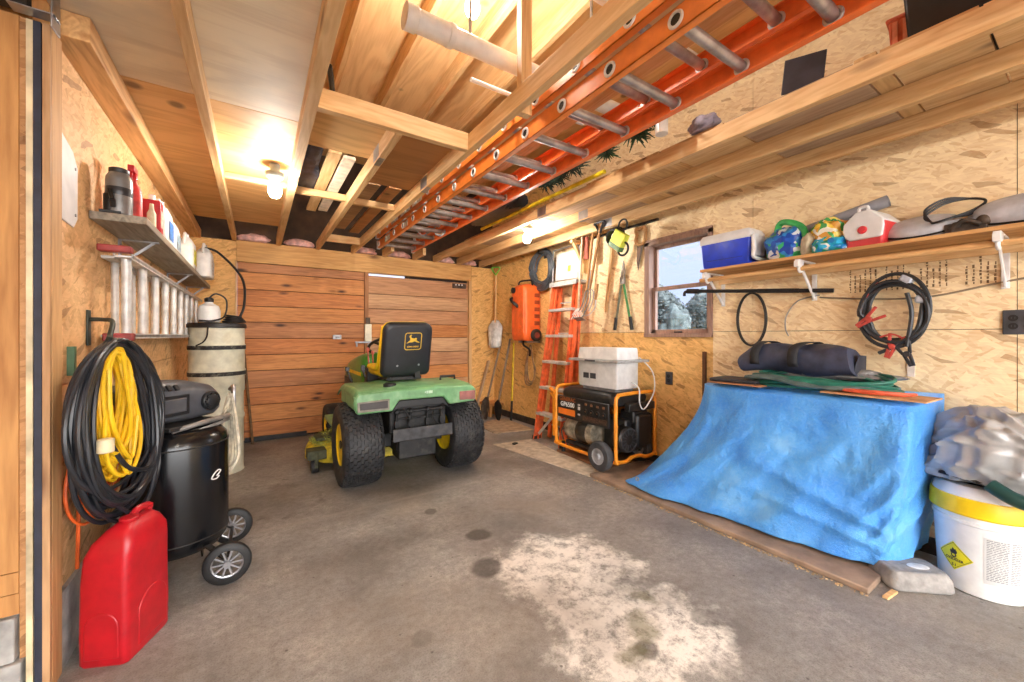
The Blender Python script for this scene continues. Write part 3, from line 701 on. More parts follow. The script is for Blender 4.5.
MB().box(-.05, .05, -.035, .035, 0, .17).build('tin_body', REDP, t, bevel=.008)
MB().cyl((.01, 0, .17), (.01, 0, .2), .014).build('cap', WHITEP, t)
MB().box(.0502, .051, -.028, .028, .03, .12).build('label', plain('tin_label', (226, 206, 190), .5, var=.2, scale=60), t)
t = thing('small_tube', 'small cream tube standing between the canister and red tin', 'tube', (-.445, 2.645, SZ))
MB().lathe([(.018, 0), (.018, .08), (.01, .1), (.008, .13)], n=14).build('tube_body', plain('cream_tube', (214, 206, 170), .5), t)
def jug(label, x, y, h, w, d, mat, lab, cap, hz=1.0, rz=0):
    t = thing('plastic_jug', label, 'jug', (x, y, SZ), rz, 'plastic jugs on the left shelf')
    b = MB()
    prof = [(.9, 0), (1, .03), (1, .58), (.93, .7), (.62, .83), (.34, .9), (.3, .93)]
    rings = []
    for k, z in prof:
        pts = []
        for i in range(24):
            a = 2*PI*i/24; ca, sa = math.cos(a), math.sin(a)
            e = 2/4.0; px = math.copysign(abs(ca)**e, ca)*d/2*k; py = math.copysign(abs(sa)**e, sa)*w/2*k
            py += (w*.18)*max(0, (z-.6)/.33)
            pts.append((px, py, z*h))
        rings.append(pts)
    b.loft(rings); b.build('jug_body', mat, t)
    MB().tube([(0, -w*.36, h*.62), (0, -w*.43, h*.78), (0, -w*.2, h*.97), (0, w*.05, h*.93)], .011, 10, smooth=6).build('handle', mat, t)
    MB().cyl((0, w*.18, h*.93), (0, w*.18, h), .017, n=16).build('cap', cap, t)
    if lab: MB().box(d/2-.0005, d/2+.001, -w*.36, w*.36, h*.1, h*.52).build('label', lab, t, bevel=.0005)
    return t
BL = plain('blue_label', (72, 130, 206), .4, var=.2, scale=40)
jug('white jug with a blue label on the left shelf', -.48, 3.06, .26, .17, .11, WHITEP, BL, WHITEP)
jug('white jug with a small blue label behind the first blue label jug', -.485, 3.36, .24, .16, .11, WHITEP, plain('blue_white_label', (150, 180, 222), .4, var=.3, scale=40), WHITEP)
jug('white jug with a yellow label on the left shelf', -.47, 3.98, .27, .18, .12, WHITEP, plain('yellow_label', (226, 214, 70), .4, var=.25, scale=30), WHITEP)
jug('white jug with a printed label at the far end of the left shelf', -.41, 4.62, .32, .28, .13, WHITEP, plain('printed_label', (214, 204, 212), .5, var=.35, scale=60), plain('grey_cap', (150, 150, 150), .5))
t = thing('blue_container', 'blue plastic container behind the white jugs on the left shelf', 'container', (-.55, 3.3, SZ))
MB().box(-.035, .03, -.12, .12, 0, .25).build('container_body', plain('blue_plastic', (52, 100, 184), .4), t, bevel=.012)
MB().cyl((0, .06, .25), (0, .06, .28), .02).build('cap', WHITEP, t)
0 and tag(MB().box(-.565, -.47, 2.66, 2.9, 1.59, 1.63).build('red_bracket', plain('dull_red', (150, 52, 50), .5), bevel=.004), 'dull red rail end under the left shelf', 'bracket')

# aluminium ladder hung sideways
t = thing('aluminium_ladder', 'aluminium ladder hung sideways on the left wall', 'ladder', (-.6, 2.44, 1.2))
for z, nm in ((0, 'rail'), (.36, 'rail')):
    b = MB(); b.box(.06, .125, 0, 2.7, z-.004, z+.004); b.box(.06, .064, 0, 2.7, z-.012, z+.012); b.box(.121, .125, 0, 2.7, z-.012, z+.012)
    b.build(nm, ALU, t, smooth=False)
for k in range(9):
    y = .06 + .305*k
    MB().cyl((.092, y, .0), (.092, y, .36), .019, n=14).build('rung', ALU, t)
for k in range(8):
    y = .18 + .305*k
    MB().cyl((.028, y, .0), (.028, y, .36), .015, n=12).build('inner_rung', ALU, t)
for z in (.0, .36):
    MB().box(.01, .05, .05, 2.6, z-.006, z+.006).build('inner_rail', ALU, t)
RE = plain('dull_red_end', (150, 56, 54), .5, var=.15)
MB().boxc((.075, -.03, .385), (.11, .05, .03)).build('end_foot', RE, t, bevel=.006); MB().boxc((.085, -.02, -.005), (.1, .05, .035)).build('end_foot', RE, t, bevel=.006)
MB().bar((.0, .4, .365), (.1, .4, .365), .02, .006).bar((.0, 2.0, .365), (.1, 2.0, .365), .02, .006).build('wall_hook', STEEL, t)

# hose hook and hanging coils
HOOK = plain('hook_iron', (62, 66, 58), .5, .4)
t = thing('hose_hook', 'dark iron hook arm holding the yellow cord and black hose', 'hook', (-.6, 2.36, 1.25))
MB().box(.001, .008, -.018, .018, -.09, .06).build('hook_plate', HOOK, t, bevel=.002)
MB().tube([(.006, 0, .02), (.05, -.01, .02), (.09, -.06, .01), (.1, -.14, -.05), (.1, -.19, -.09), (.12, -.22, -.05)], .009, 10, smooth=6).build('hook_arm', HOOK, t)
t = thing('cord_hook', 'green hook behind the hanging black hose', 'hook', (-.6, 2.16, 1.1))
MB().box(.0, .02, -.012, .012, -.05, .06).tube([(.01, 0, -.03), (.04, 0, -.05), (.045, 0, -.0)], .007, 8, smooth=4).build('hook_arm', plain('green_hook', (84, 118, 88), .5), t, bevel=.004)
E1 = Vector((.31, .95, 0)).normalized(); EN = Vector((E1.y, -E1.x, 0))
def hang(b, top, a, h, r, n, seed, jit=.012, wid=0, depth=.05, k=26, narrow=.25, off=0):
    rr = random.Random(seed); pts = []
    for i in range(n):
        aa = a*(1+rr.uniform(-.3, .08)); hh = h*(1+rr.uniform(-.2, .05)); d = rr.uniform(0, 1)*depth; o = off+rr.uniform(-1, 1)*wid
        ph = rr.uniform(0, 6)
        for j in range(k):
            t_ = 2*PI*(j+i*.0)/k
            x = aa*math.sin(t_)*(1 - narrow*math.cos(t_)); z = -hh/2*(1-math.cos(t_))
            if x < 0: x *= .9
            w_ = jit*math.sin(3*t_+ph)
            sag = d*(.35+.65*(1-math.cos(t_))/2)
            pts.append(Vector(top) + E1*(x+o*(1-math.cos(t_))/2+w_) + EN*(sag + .012*(i % 3)) + Vector((0, 0, z+jit*math.sin(2*t_+ph)-.004*(i % 4))))
    b.tube(pts, r, 7, smooth=2)
YC = plain('yellow_cord', (236, 190, 30), .42, var=.06); OC = plain('orange_cable', (214, 92, 36), .45, var=.1); BH = plain('black_hose', (38, 40, 46), .32, var=.12)
topc = Vector((-.507, 2.165, 1.175))
b = MB(); hang(b, (-.545, 2.19, .98), .1, .46, .0055, 12, 31, .014, .06, .01, off=-.03)
b.tube([(-.56, 2.12, .62), (-.565, 2.13, .45), (-.57, 2.14, .32)], .006, 6, smooth=4)
tag(b.build('orange_cable', OC), 'orange extension cord hanging behind the black hose', 'cord')
b = MB(); hang(b, topc + EN*.015, .265, .69, .0082, 17, 12, .012, .035, .085, narrow=.05, off=-.0)
b.tube([topc + E1*-.08 + EN*.07 + Vector((0, 0, -.38)), topc + E1*0 + EN*.085 + Vector((0, 0, -.5)), topc + E1*.14 + EN*.09 + Vector((0, 0, -.53)), topc + E1*.2 + EN*.08 + Vector((0, 0, -.42))], .0095, 7, smooth=8)
BHo = tag(b.build('black_hose', BH), 'coil of black hose hanging on the left wall hook', 'hose')
b = MB(); hang(b, topc + Vector((0, 0, -.03)) + EN*.01 + E1*-.01, .1, .50, .0075, 19, 5, .012, .05, .05, narrow=.05, off=-.015)
b.tube([topc + EN*.08 + E1*-.1 + Vector((0, 0, -.1)), topc + EN*.09 + E1*-.1 + Vector((0, 0, -.3)), topc + EN*.09 + E1*.0 + Vector((0, 0, -.46)), topc + EN*.09 + E1*.04 + Vector((0, 0, -.3))], .0075, 7, smooth=8)
tag(b.build('yellow_cable', YC), 'bundle of yellow extension cord hanging inside the black hose', 'cord')
q = topc + E1*-.16 + EN*.105 + Vector((0, 0, -.37))
o = MB().lathe([(.02, -.025), (.024, -.022), (.024, .022), (.02, .025)], n=14).build('cord_strap', plain('cream_strap', (214, 196, 160), .6)); o.location = q; tag(o, 'cream strap wrapped on the black hose', 'strap')

# red fuel can
t = thing('fuel_can', 'red plastic fuel can on the floor below the hanging hoses', 'fuel can', (-.425, 2.1, 0), math.radians(-24))
def rr_ring(w, d, z, r, n=6, dx=0, dy=0):
    pts = []
    for cx, cy, a0 in ((w/2-r, d/2-r, 0), (-w/2+r, d/2-r, PI/2), (-w/2+r, -d/2+r, PI), (w/2-r, -d/2+r, 3*PI/2)):
        for i in range(n+1):
            a = a0+PI/2*i/n; pts.append((cx+r*math.cos(a)+dx, cy+r*math.sin(a)+dy, z))
    return pts
b = MB()
prof = [(.15, .215, 0, .02), (.16, .228, .012, .022), (.162, .23, .12, .022), (.158, .226, .3, .022), (.154, .222, .39, .024), (.14, .21, .435, .03), (.09, .18, .475, .03), (.06, .14, .492, .026), (.05, .12, .496, .02)]
rings = []
for w_, d_, z_, r_ in prof:
    rings.append(rr_ring(w_, d_, z_, r_, 5, .03*max(0, (z_-.37)/.13), .0))
b.loft(rings)
b.build('can_body', REDP, t)
def arch(w, h, n=10):
    return [(-w/2, 0), (w/2, 0), (w/2, h-w/2)] + [(w/2*math.cos(PI*i/n), h-w/2+w/2*math.sin(PI*i/n)) for i in range(1, n)] + [(-w/2, h-w/2)]
fx = Matrix(((0, 0, 1, .08), (1, 0, 0, .015), (0, 1, 0, .03), (0, 0, 0, 1)))
MB().prism(arch(.15, .19), -.02, .003, fx).build('side_panel', REDP, t, bevel=.004)
fy = Matrix(((1, 0, 0, 0), (0, 0, -1, -.114), (0, 1, 0, .03), (0, 0, 0, 1)))
MB().prism(arch(.11, .17), -.02, .003, fy).build('side_panel', REDP, t, bevel=.004)
MB().tube([(.02, .06, .475), (.02, .085, .505), (.02, .03, .515), (.02, -.0, .5)], .013, 8, smooth=5).build('handle', REDP, t)
MB().lathe([(.028, .495), (.03, .5), (.03, .507), (.026, .509)], (.03, -.03, 0), 18).build('spout_collar', REDP, t)

# ---------------------------------------------------------------- air compressor
TANKB = plain('gloss_black', (16, 17, 20), .22, var=.2, dirt=(52, 48, 44), dirt_amt=.3, dscale=5)
t = thing('air_compressor', 'black upright air compressor with grey shroud on two wheels', 'air compressor', (-.335, 2.58, 0))
MB().lathe([(.05, .12), (.13, .128), (.18, .15), (.205, .19), (.208, .22), (.208, .66), (.2, .70), (.17, .735), (.1, .755), (.05, .757)], n=48).build('tank', TANKB, t)
MB().torus((0, 0, .215), .2075, .0035, None, 48, 8).build('weld_seam', DARKMETAL, t); MB().torus((0, 0, .665), .2075, .0035, None, 48, 8).build('weld_seam', DARKMETAL, t)
for a in (170, 250, 60):
    MB().bar((.15*math.cos(math.radians(a)), .15*math.sin(math.radians(a)), .16), (.17*math.cos(math.radians(a)), .17*math.sin(math.radians(a)), 0), .04, .008).build('leg', TANKB, t, bevel=.002)
SHR = plain('shroud_grey', (74, 76, 82), .42, var=.08, dirt=(110, 106, 100), dirt_amt=.3)
def sect(y, w, z0, z1, r=.05, dx=0):
    pts = []
    for cx, cz, a0 in ((w/2-r, z1-r*1.1, 0), (-w/2+r, z1-r*1.1, PI/2), (-w/2+r, z0+r*.5, PI), (w/2-r, z0+r*.5, 3*PI/2)):
        for i in range(6):
            a = a0+PI/2*i/5; pts.append((cx+r*math.cos(a)+dx, y, cz+(r*1.1 if a0 < PI else r*.5)*math.sin(a)))
    return pts
# shroud: long axis on the local x direction; swung so its flank faces the camera
sh = MB()
ringsS = [sect(-.26, .10, .83, .90, .03), sect(-.245, .17, .80, .955, .05), (sect(-.12, .24, .775, .985, .07)), sect(.06, .25, .77, .975, .07), sect(.18, .235, .775, .94, .06), sect(.225, .19, .79, .91, .05), sect(.235, .12, .81, .885, .03)]
MS = Tr(-.06, .01, 0) @ Rz(math.radians(-42))
sh.loft([[MS @ Vector(p) for p in rg] for rg in ringsS])
sh.build('shroud', SHR, t)
v_ = MB()
for k in range(4): v_.boxc((.122, -.14+.035*k, .955-.002*k), (.03, .02, .012), Ry(.9))
v_.boxc((.128, -.06, .862), (.006, .17, .1)); 
for p in v_.v: p.xyz = MS @ p
v_.build('shroud_vent', BLACK, t, bevel=.004)
v_ = MB(); v_.boxc((.128, -.06, .862), (.012, .14, .07))
for p in v_.v: p.xyz = MS @ p
v_.build('vent_panel', SHR, t, bevel=.01)
k_ = MB(); k_.lathe([(.048, 0), (.05, .004), (.05, .02), (.044, .024), (.04, .018), (.036, .018), (.032, .03), (.02, .034)], (.118, .14, .86), 24, Ry(PI/2))
for i in range(8): k_.boxc((.142, .14+.036*math.cos(i*PI/4), .86+.036*math.sin(i*PI/4)), (.012, .012, .012), Rx(i*PI/4))
for p in k_.v: p.xyz = MS @ p
k_.build('air_filter', BLACK, t, bevel=.002)
MB().boxc((-.02, .0, .76), (.3, .28, .02), Rz(math.radians(-42))).build('mount_plate', DARKMETAL, t, bevel=.004)
MB().tube([(.0, -.17, .75), (.13, -.1, .775), (.19, .02, .77), (.2, .12, .76)], .012, 10, smooth=6).tube([(.08, -.13, .73), (.17, -.02, .745), (.2, .1, .74)], .009, 8, smooth=6).build('manifold_tube', ALUDIRTY, t)
for nm, y in (('w', -.235), ('w', .215)):
    wx = .215; c = (wx, y, .1)
    wh = MB().lathe([(.066, -.022), (.085, -.022), (.097, -.014), (.1, 0), (.097, .014), (.085, .022), (.066, .022)], c, 32, Rx(PI/2), cap=False).build('wheel', BLACKRUB, t)
    sp = MB(); sp.torus(c, .066, .008, Rx(PI/2), 28, 8); sp.cyl((wx, y-.025, .1), (wx, y+.025, .1), .016)
    for i in range(10):
        a = 2*PI*i/10; sp.bar((wx, y, .1), (wx+.066*math.cos(a), y, .1+.066*math.sin(a)), .008, .014, (0, 1, 0))
    sp.build('spoked_rim', STEEL, wh)
MB().cyl((.215, -.235, .1), (.215, .215, .1), .008).bar((.215, -.2, .1), (.1, -.12, .19), .03, .008).bar((.215, .18, .1), (.1, .12, .19), .03, .008).build('axle', DARKMETAL, t)
MB().tube([(.14, .16, .42), (.19, .2, .47), (.215, .235, .54), (.22, .25, .7), (.22, .26, .87), (.215, .285, .9), (.2, .32, .88)], .012, 12, smooth=6).build('handle_bar', STEEL, t)
b = MB(); ca = math.radians(-38)
sq = [(.0, .0), (.03, .03), (.015, .045), (-.01, .03), (-.03, -.01), (.0, -.02), (.02, -.005)]
b.tube([Vector((.2095*math.cos(ca+x*4.2), .2095*math.sin(ca+x*4.2), .50+z*.6)) for x, z in sq], .0032, 6, smooth=6).build('white_scrawl', WHITEP, t)
ROPE = plain('dirty_cotton_rope', (214, 202, 178), .85, var=.2, bump=.6, bscale=180)
b = MB(); rr = random.Random(4)
for i in range(4):
    px, py = .838, -.545
    def rp(o, z, d=0): return (-.13+px*o+.545*d*-1, 2.775+py*o-.838*d, z)
    o0 = -.012+.006*i; L = .40+.07*rr.random(); w_ = .02+.009*i; c0 = -.02+.014*i
    b.tube([rp(o0, .85), rp(c0-w_, .72, .01*i), rp(c0-w_*.9, .86-L+.06, .012*i), rp(c0, .86-L, .012*i), rp(c0+w_*1.1, .86-L+.08, .012*i), rp(c0+w_*.8, .70, .01*i), rp(o0+.006, .85)], .0085, 7, closed=True, smooth=6)
b.tube([rp(.0, .84), rp(-.03, .7, .05), rp(-.055, .56, .05), rp(-.045, .5, .05)], .0065, 7, smooth=6)
b.torus((-.125, 2.775, .76), .022, .006, None, 16, 6).torus((-.125, 2.775, .748), .023, .006, None, 16, 6)
tag(b.build('rope_hank', ROPE), 'hank of dirty white rope on the compressor handle', 'rope')

# ---------------------------------------------------------------- tall barrel in the corner
CREAM = plain('cream_plastic_drum', (198, 196, 176), .5, var=.06, dirt=(166, 152, 104), dirt_amt=.6, dscale=3)
t = thing('plastic_barrel', 'tall cream plastic barrel with black grime bands in the corner', 'barrel', (-.295, 4.35, 0))
MB().lathe([(.2, 0), (.194, .01), (.194, .46), (.200, .47), (.200, .5), (.194, .51), (.194, .7), (.203, .715), (.203, .84), (.209, .85), (.209, .9), (.203, .91), (.203, 1.07), (.209, 1.08), (.209, 1.12), (.202, 1.13), (.202, 1.28)], n=48).build('barrel_body', CREAM, t)
GR = plain('black_grime', (34, 34, 34), .7, var=.3, scale=30, dirt=(150, 146, 130), dirt_amt=.8, dscale=20)
for z, h in ((.872, .035), (1.1, .035)):
    MB().lathe([(.209, z-h/2), (.210, z-h/2), (.210, z+h/2), (.209, z+h/2)], n=48, cap=False).build('grime_band', GR, t)
MB().lathe([(.203, 1.27), (.216, 1.272), (.216, 1.3), (.207, 1.312), (.08, 1.318), (.02, 1.318)], n=48).build('lid', BLACK, t)
MB().tube([(-.05, -.212, 1.275), (-.055, -.225, 1.2), (-.08, -.22, 1.15), (-.13, -.19, 1.12)], .006, 6, smooth=5).build('bail_handle', DARKMETAL, t)
t = thing('sprayer_jug', 'small white sprayer jug with black tube on the barrel lid', 'jug', (-.35, 4.3, 1.32))
MB().lathe([(.07, 0), (.082, .01), (.082, .1), (.07, .14), (.03, .165), (.028, .18)], n=24).build('jug_body', WHITEP, t)
MB().lathe([(.032, .175), (.034, .18), (.034, .205), (.02, .215)], n=16).build('cap', BLACK, t)
MB().tube([(0, 0, .21), (.05, -.0, .25), (.12, .02, .2), (.11, .0, .06), (.04, -.1, .012), (-.06, -.09, .012)], .007, 7, smooth=8).build('tube', BLACK, t)
b = MB()
for i in range(4): b.torus((-.175, 4.4, 1.33+.016*i), .085-.01*i, .0085, Ry(.05*i), 28, 7)
b.tube([(-.14, 4.42, 1.36), (-.1, 4.45, 1.5), (-.12, 4.52, 1.75), (-.3, 4.6, 1.98), (-.42, 4.62, 2.02)], .011, 8, smooth=8)
tag(b.build('black_hose', BLACK), 'thin black hose coiled on the barrel lid and rising to the wall', 'hose')
tag(MB().cyl((-.04, 5.22, 0), (-.12, 5.29, 1.0), .014, n=10).build('leaning_stick', plain('brown_stick', (110, 78, 46), .7, var=.2)), 'thin brown stick leaning on the door beside the barrel', 'stick')
# ---------------------------------------------------------------- garden tractor
mw = thing('riding_mower', 'green riding mower with black high-back seat facing the plank doors', 'mower', (1.115, 3.38, 0))
GRN = plain('mower_green', (112, 164, 112), .35, var=.08, dirt=(164, 172, 150), dirt_amt=.4, dscale=7)
GRN2 = plain('hood_green', (66, 140, 52), .28, var=.08)
YEL = plain('mower_yellow', (240, 204, 24), .38, var=.06)
TYRE = plain('tyre_rubber', (34, 34, 36), .6, var=.25, dirt=(92, 88, 82), dirt_amt=.5, dscale=16)
CHAS = plain('chassis_black', (30, 30, 31), .55, .2, .3, dirt=(88, 82, 72), dirt_amt=.4, dscale=18)
def tyre(parent, cx, cy, Rr, w, rim_r, tread=True, side=1):
    h = w/2
    def prof_r(x):
        a = abs(x)/h
        return Rr*(1 - .035*a*a - .13*max(0, a-.72)**1.5*3.2)
    prof = [(rim_r, -h*.78), (rim_r*1.25, -h*.97), ((rim_r+Rr)/2, -h*1.03), (Rr*.9, -h*.98)]
    prof += [(prof_r(h*(i/6-1)*.93), h*(i/6-1)*.93) for i in range(0, 13)]
    prof += [(Rr*.9, h*.98), ((rim_r+Rr)/2, h*1.03), (rim_r*1.25, h*.97), (rim_r, h*.78)]
    b = MB().lathe(prof, (cx, cy, Rr), 56, Ry(PI/2), cap=False)
    if tread:
        cols = 11; n = 40
        for c in range(cols):
            x = h*.92*(2*(c+.5)/cols-1); r = prof_r(x)
            tilt = -math.atan((prof_r(x+.005)-prof_r(x-.005))/.01)
            for i in range(n):
                a = 2*PI*(i+.5*(c % 2))/n
                M = Tr(cx, cy, Rr) @ Rx(a) @ Tr(x, 0, r) @ Ry(tilt)
                s = .6 if c % 2 else -.6
                b.prism([(-w/cols*.42, -.018-s*.006), (w/cols*.42, -.018+s*.006), (w/cols*.42, .018+s*.006), (-w/cols*.42, .018-s*.006)], -.006, .009, M)
    ty = b.build('tyre', TYRE, parent, angle=30)
    for sd in (-1, 1):
        b = MB(); b.lathe([(rim_r*1.02, .0), (rim_r*.99, .012), (rim_r*.9, .0), (rim_r*.84, -.05), (rim_r*.4, -.06), (rim_r*.34, -.02), (rim_r*.1, -.015)], (cx+sd*h*.8, cy, Rr), 36, Ry(sd*PI/2))
        rm = b.build('rim', YEL, ty)
        if sd == side:
            b = MB(); b.cyl((cx+sd*h*.62, cy, Rr), (cx+sd*h*.85, cy, Rr), rim_r*.2)
            for i in range(5):
                a = 2*PI*i/5; b.cyl((cx+sd*h*.5, cy+rim_r*.27*math.cos(a), Rr+rim_r*.27*math.sin(a)), (cx+sd*h*.58, cy+rim_r*.27*math.cos(a), Rr+rim_r*.27*math.sin(a)), .008, n=8)
            b.build('hub', CHAS, rm)
    return ty
tyre(mw, -.43, 0, .33, .3, .165, True, -1); tyre(mw, .445, 0, .33, .3, .165, True, 1)
tyre(mw, -.41, 1.25, .235, .19, .11, False, -1); tyre(mw, .41, 1.25, .235, .19, .11, False, 1)
# chassis, axle, drawbar area
b = MB(); b.box(-.17, .17, -.2, 1.5, .25, .45); b.box(-.29, .29, -.06, .06, .27, .39); b.box(-.24, .24, -.26, .3, .42, .66); b.box(-.4, .4, 1.22, 1.28, .19, .26); b.box(-.16, .16, -.24, -.05, .2, .5)
b.build('chassis', CHAS, mw, bevel=.012)
b = MB(); b.box(-.245, .245, -.385, -.377, .385, .482); b.box(-.245, .245, -.385, -.33, .385, .393); b.box(-.2, -.17, -.38, -.2, .4, .45); b.box(.17, .2, -.38, -.2, .4, .45)
b.build('hitch_plate', plain('worn_hitch', (64, 64, 66), .5, .3, .2, dirt=(120, 114, 104), dirt_amt=.5), mw, bevel=.003)
b = MB(); b.cyl((-.21, -.30, .60), (.21, -.30, .60), .013); b.cyl((-.2, -.28, .54), (.2, -.28, .54), .009)
for x in (-.19, -.08, .06, .18):
    b.cyl((x, -.3, .62), (x*1.05, -.28, .42), .011); b.ell((x, -.3, .6), (.022, .022, .022)); b.boxc((x*1.02, -.29, .5), (.03, .03, .05))
b.tube([(-.14, -.3, .62), (-.1, -.34, .55), (-.12, -.33, .47), (-.05, -.3, .43)], .007, 6, smooth=5).tube([(.12, -.3, .6), (.09, -.34, .54), (.14, -.33, .48)], .007, 6, smooth=5)
b.build('rear_linkage', CHAS, mw)
# fenders: one pressed shell with rear valance and cut-out
def fsec(y, zt, drop, hw=.5):
    top = []; zt -= .056
    for x in (-hw, -hw+.03, -.26, -.18, .18, .26, hw-.03, hw):
        z = zt - (.05 if abs(x) > hw-.01 else 0) + (.012 if abs(x) < .2 else 0)
        top.append((x-.015, y, z))
    return top
rows = [(-.33, .8), (-.315, .825), (-.25, .84), (.0, .85), (.22, .845), (.32, .82), (.37, .785)]
b = MB(); rg = [fsec(y, z, 0) for y, z in rows]
vs = [p for r_ in rg for p in r_]; n = 8; fs = []
for j in range(len(rg)-1):
    for i in range(n-1):
        if j >= 4 and 2 <= i <= 4: continue
        fs.append((j*n+i, j*n+i+1, (j+1)*n+i+1, (j+1)*n+i))
b.add(vs, fs); 
b.build('fender_shell', GRN, mw, solid=.012, bevel=.01, angle=50)
poly = [(-0.511, 0.733), (-0.511, 0.648), (-0.497, 0.618), (-0.239, 0.618), (-0.184, 0.698), (0.184, 0.698), (0.239, 0.628), (0.465, 0.638), (0.483, 0.653), (0.483, 0.733), (0.460, 0.768), (0.184, 0.781), (-0.184, 0.781), (-0.488, 0.768)]
MV = Matrix(((1, 0, 0, 0), (0, 0, 1, 0), (0, 1, 0, 0), (0, 0, 0, 1)))
MB().prism(poly, -.345, -.30, MV).build('rear_valance', GRN, mw, bevel=.012)
for sx in (-1, 1):
    MB().box((-.515 if sx < 0 else .477), (-.503 if sx < 0 else .489), -.33, .2, .65, .745).build('fender_side', GRN, mw, bevel=.005)
MB().prism([(-0.248, 0.598), (-0.230, 0.618), (-0.184, 0.692), (0.184, 0.692), (0.230, 0.623), (0.248, 0.598), (0.184, 0.638), (-0.184, 0.638)], -.325, -.28, MV).build('rear_panel', BLACK, mw, bevel=.006)
RED_D = plain('faded_red_lens', (158, 100, 92), .35, var=.12)
MB().prism([(-0.497, 0.633), (-0.262, 0.633), (-0.262, 0.718), (-0.497, 0.708)], -.352, -.34, MV).build('lamp_frame', plain('grey_lamp_frame', (130, 124, 112), .5), mw, bevel=.004)
MB().prism([(-0.480, 0.650), (-0.276, 0.650), (-0.276, 0.706), (-0.480, 0.698)], -.3545, -.345, MV).build('tail_lamp', plain('dark_lens', (52, 44, 42), .3), mw, bevel=.003)
MB().prism([(0.327, 0.658), (0.474, 0.653), (0.474, 0.730), (0.327, 0.730)], -.354, -.34, MV).build('tail_lamp', RED_D, mw, bevel=.005)
MB().boxc((.0, -.25, .86), (.1, .0012, .03)).build('model_sticker', plain('pale_sticker', (172, 206, 172), .5), mw) if False else None
MB().box(.02, .03, -.3465, -.345, .74, .752).box(.034, .05, -.3465, -.345, .735, .757).box(.054, .086, -.3465, -.345, .735, .757).build('faded_sticker', plain('pale_green_sticker', (196, 222, 196), .5), mw, smooth=False)
MB().tube([(.29, -.02, .79), (.29, -.02, .83), (.43, -.02, .83), (.43, -.02, .79)], .012, 8).build('grab_handle', BLACK, mw)
MB().lathe([(.045, .785), (.05, .79), (.05, .815), (.04, .82)], (-.22, -.2, 0), 24).build('fuel_cap', BLACK, mw)
# seat
SB = plain('seat_black_vinyl', (30, 31, 36), .42, var=.1, bump=.12, bscale=160)
SX = -.045
def seat_out(w0, w1, h, r=.06, n=6):
    pts = []
    for cx, cz, a0, rr_ in ((w1/2-r, h-r, 0, r), (-w1/2+r, h-r, PI/2, r), (-w0/2+.05, .05, PI, .05), (w0/2-.05, .05, 3*PI/2, .05)):
        for i in range(n+1):
            a = a0+PI/2*i/n; pts.append((cx+rr_*math.cos(a), cz+rr_*math.sin(a)))
    return pts
def slab(outl, layers, M):
    rings = []
    cx = 0; cz = .22
    for k, y, dy in layers:
        rings.append([M @ Vector(((x-cx)*k, y, cz+(z-cz)*k)) for x, z in outl])
    return MB().loft(rings)
MBk = Tr(SX, -.02, .865) @ Rx(math.radians(13)) @ Rz(math.radians(4))
ol = seat_out(.43, .425, .465, .07)
sbk = slab(ol, [(.86, -.055, 0), (.95, -.05, 0), (1.0, -.035, 0), (1.0, .0, 0)], MBk).build('seat_shell', SB, mw, angle=50)
slab(ol, [(.99, .0, 0), (1.0, .015, 0), (.98, .035, 0), (.9, .05, 0)], MBk).build('seat_back_cushion', YEL, mw, angle=50)
cu = [(x, z*1.0) for x, z in seat_out(.38, .40, .44)]
MC = Tr(SX, .0, .90) @ Rx(math.radians(-8)) @ Matrix(((1, 0, 0, 0), (0, 0, 1, 0), (0, -1, 0, 0), (0, 0, 0, 1))) @ Tr(0, 0, 0)
MC = Tr(SX, .02, .90) @ Matrix(((1, 0, 0, 0), (0, 0, 1, 0), (0, 1, 0, 0), (0, 0, 0, 1)))
slab(cu, [(.92, -.05, 0), (1, -.03, 0), (1, .02, 0), (.92, .045, 0)], MC).build('seat_cushion', YEL, mw, angle=50)
# side bolsters that join back and cushion
for sx in (-1, 1):
    b = MB(); b.tube([MBk @ Vector((sx*.185, .03, .42)), MBk @ Vector((sx*.195, .05, .2)), Vector((SX+sx*.19, .1, .93)), Vector((SX+sx*.19, .4, .92))], .026, 10, smooth=6); b.build('seat_bolster', YEL, mw)
MB().boxc((SX, .12, .835), (.3, .3, .03)).cyl((SX-.12, -.02, .83), (SX-.12, -.02, .92), .02).cyl((SX+.12, .2, .83), (SX+.12, .2, .9), .02).boxc((SX+.1, -.05, .87), (.05, .05, .07)).build('seat_base', CHAS, mw, bevel=.004)
b = MB()
for sx in (-.09, .1): b.lathe([(.012, 0), (.012, .004), (.006, .006)], tuple(MBk @ Vector((sx, -.05, .1))), 10, Rx(PI/2+math.radians(13)))
b.build('seat_bolt', STEEL, mw)
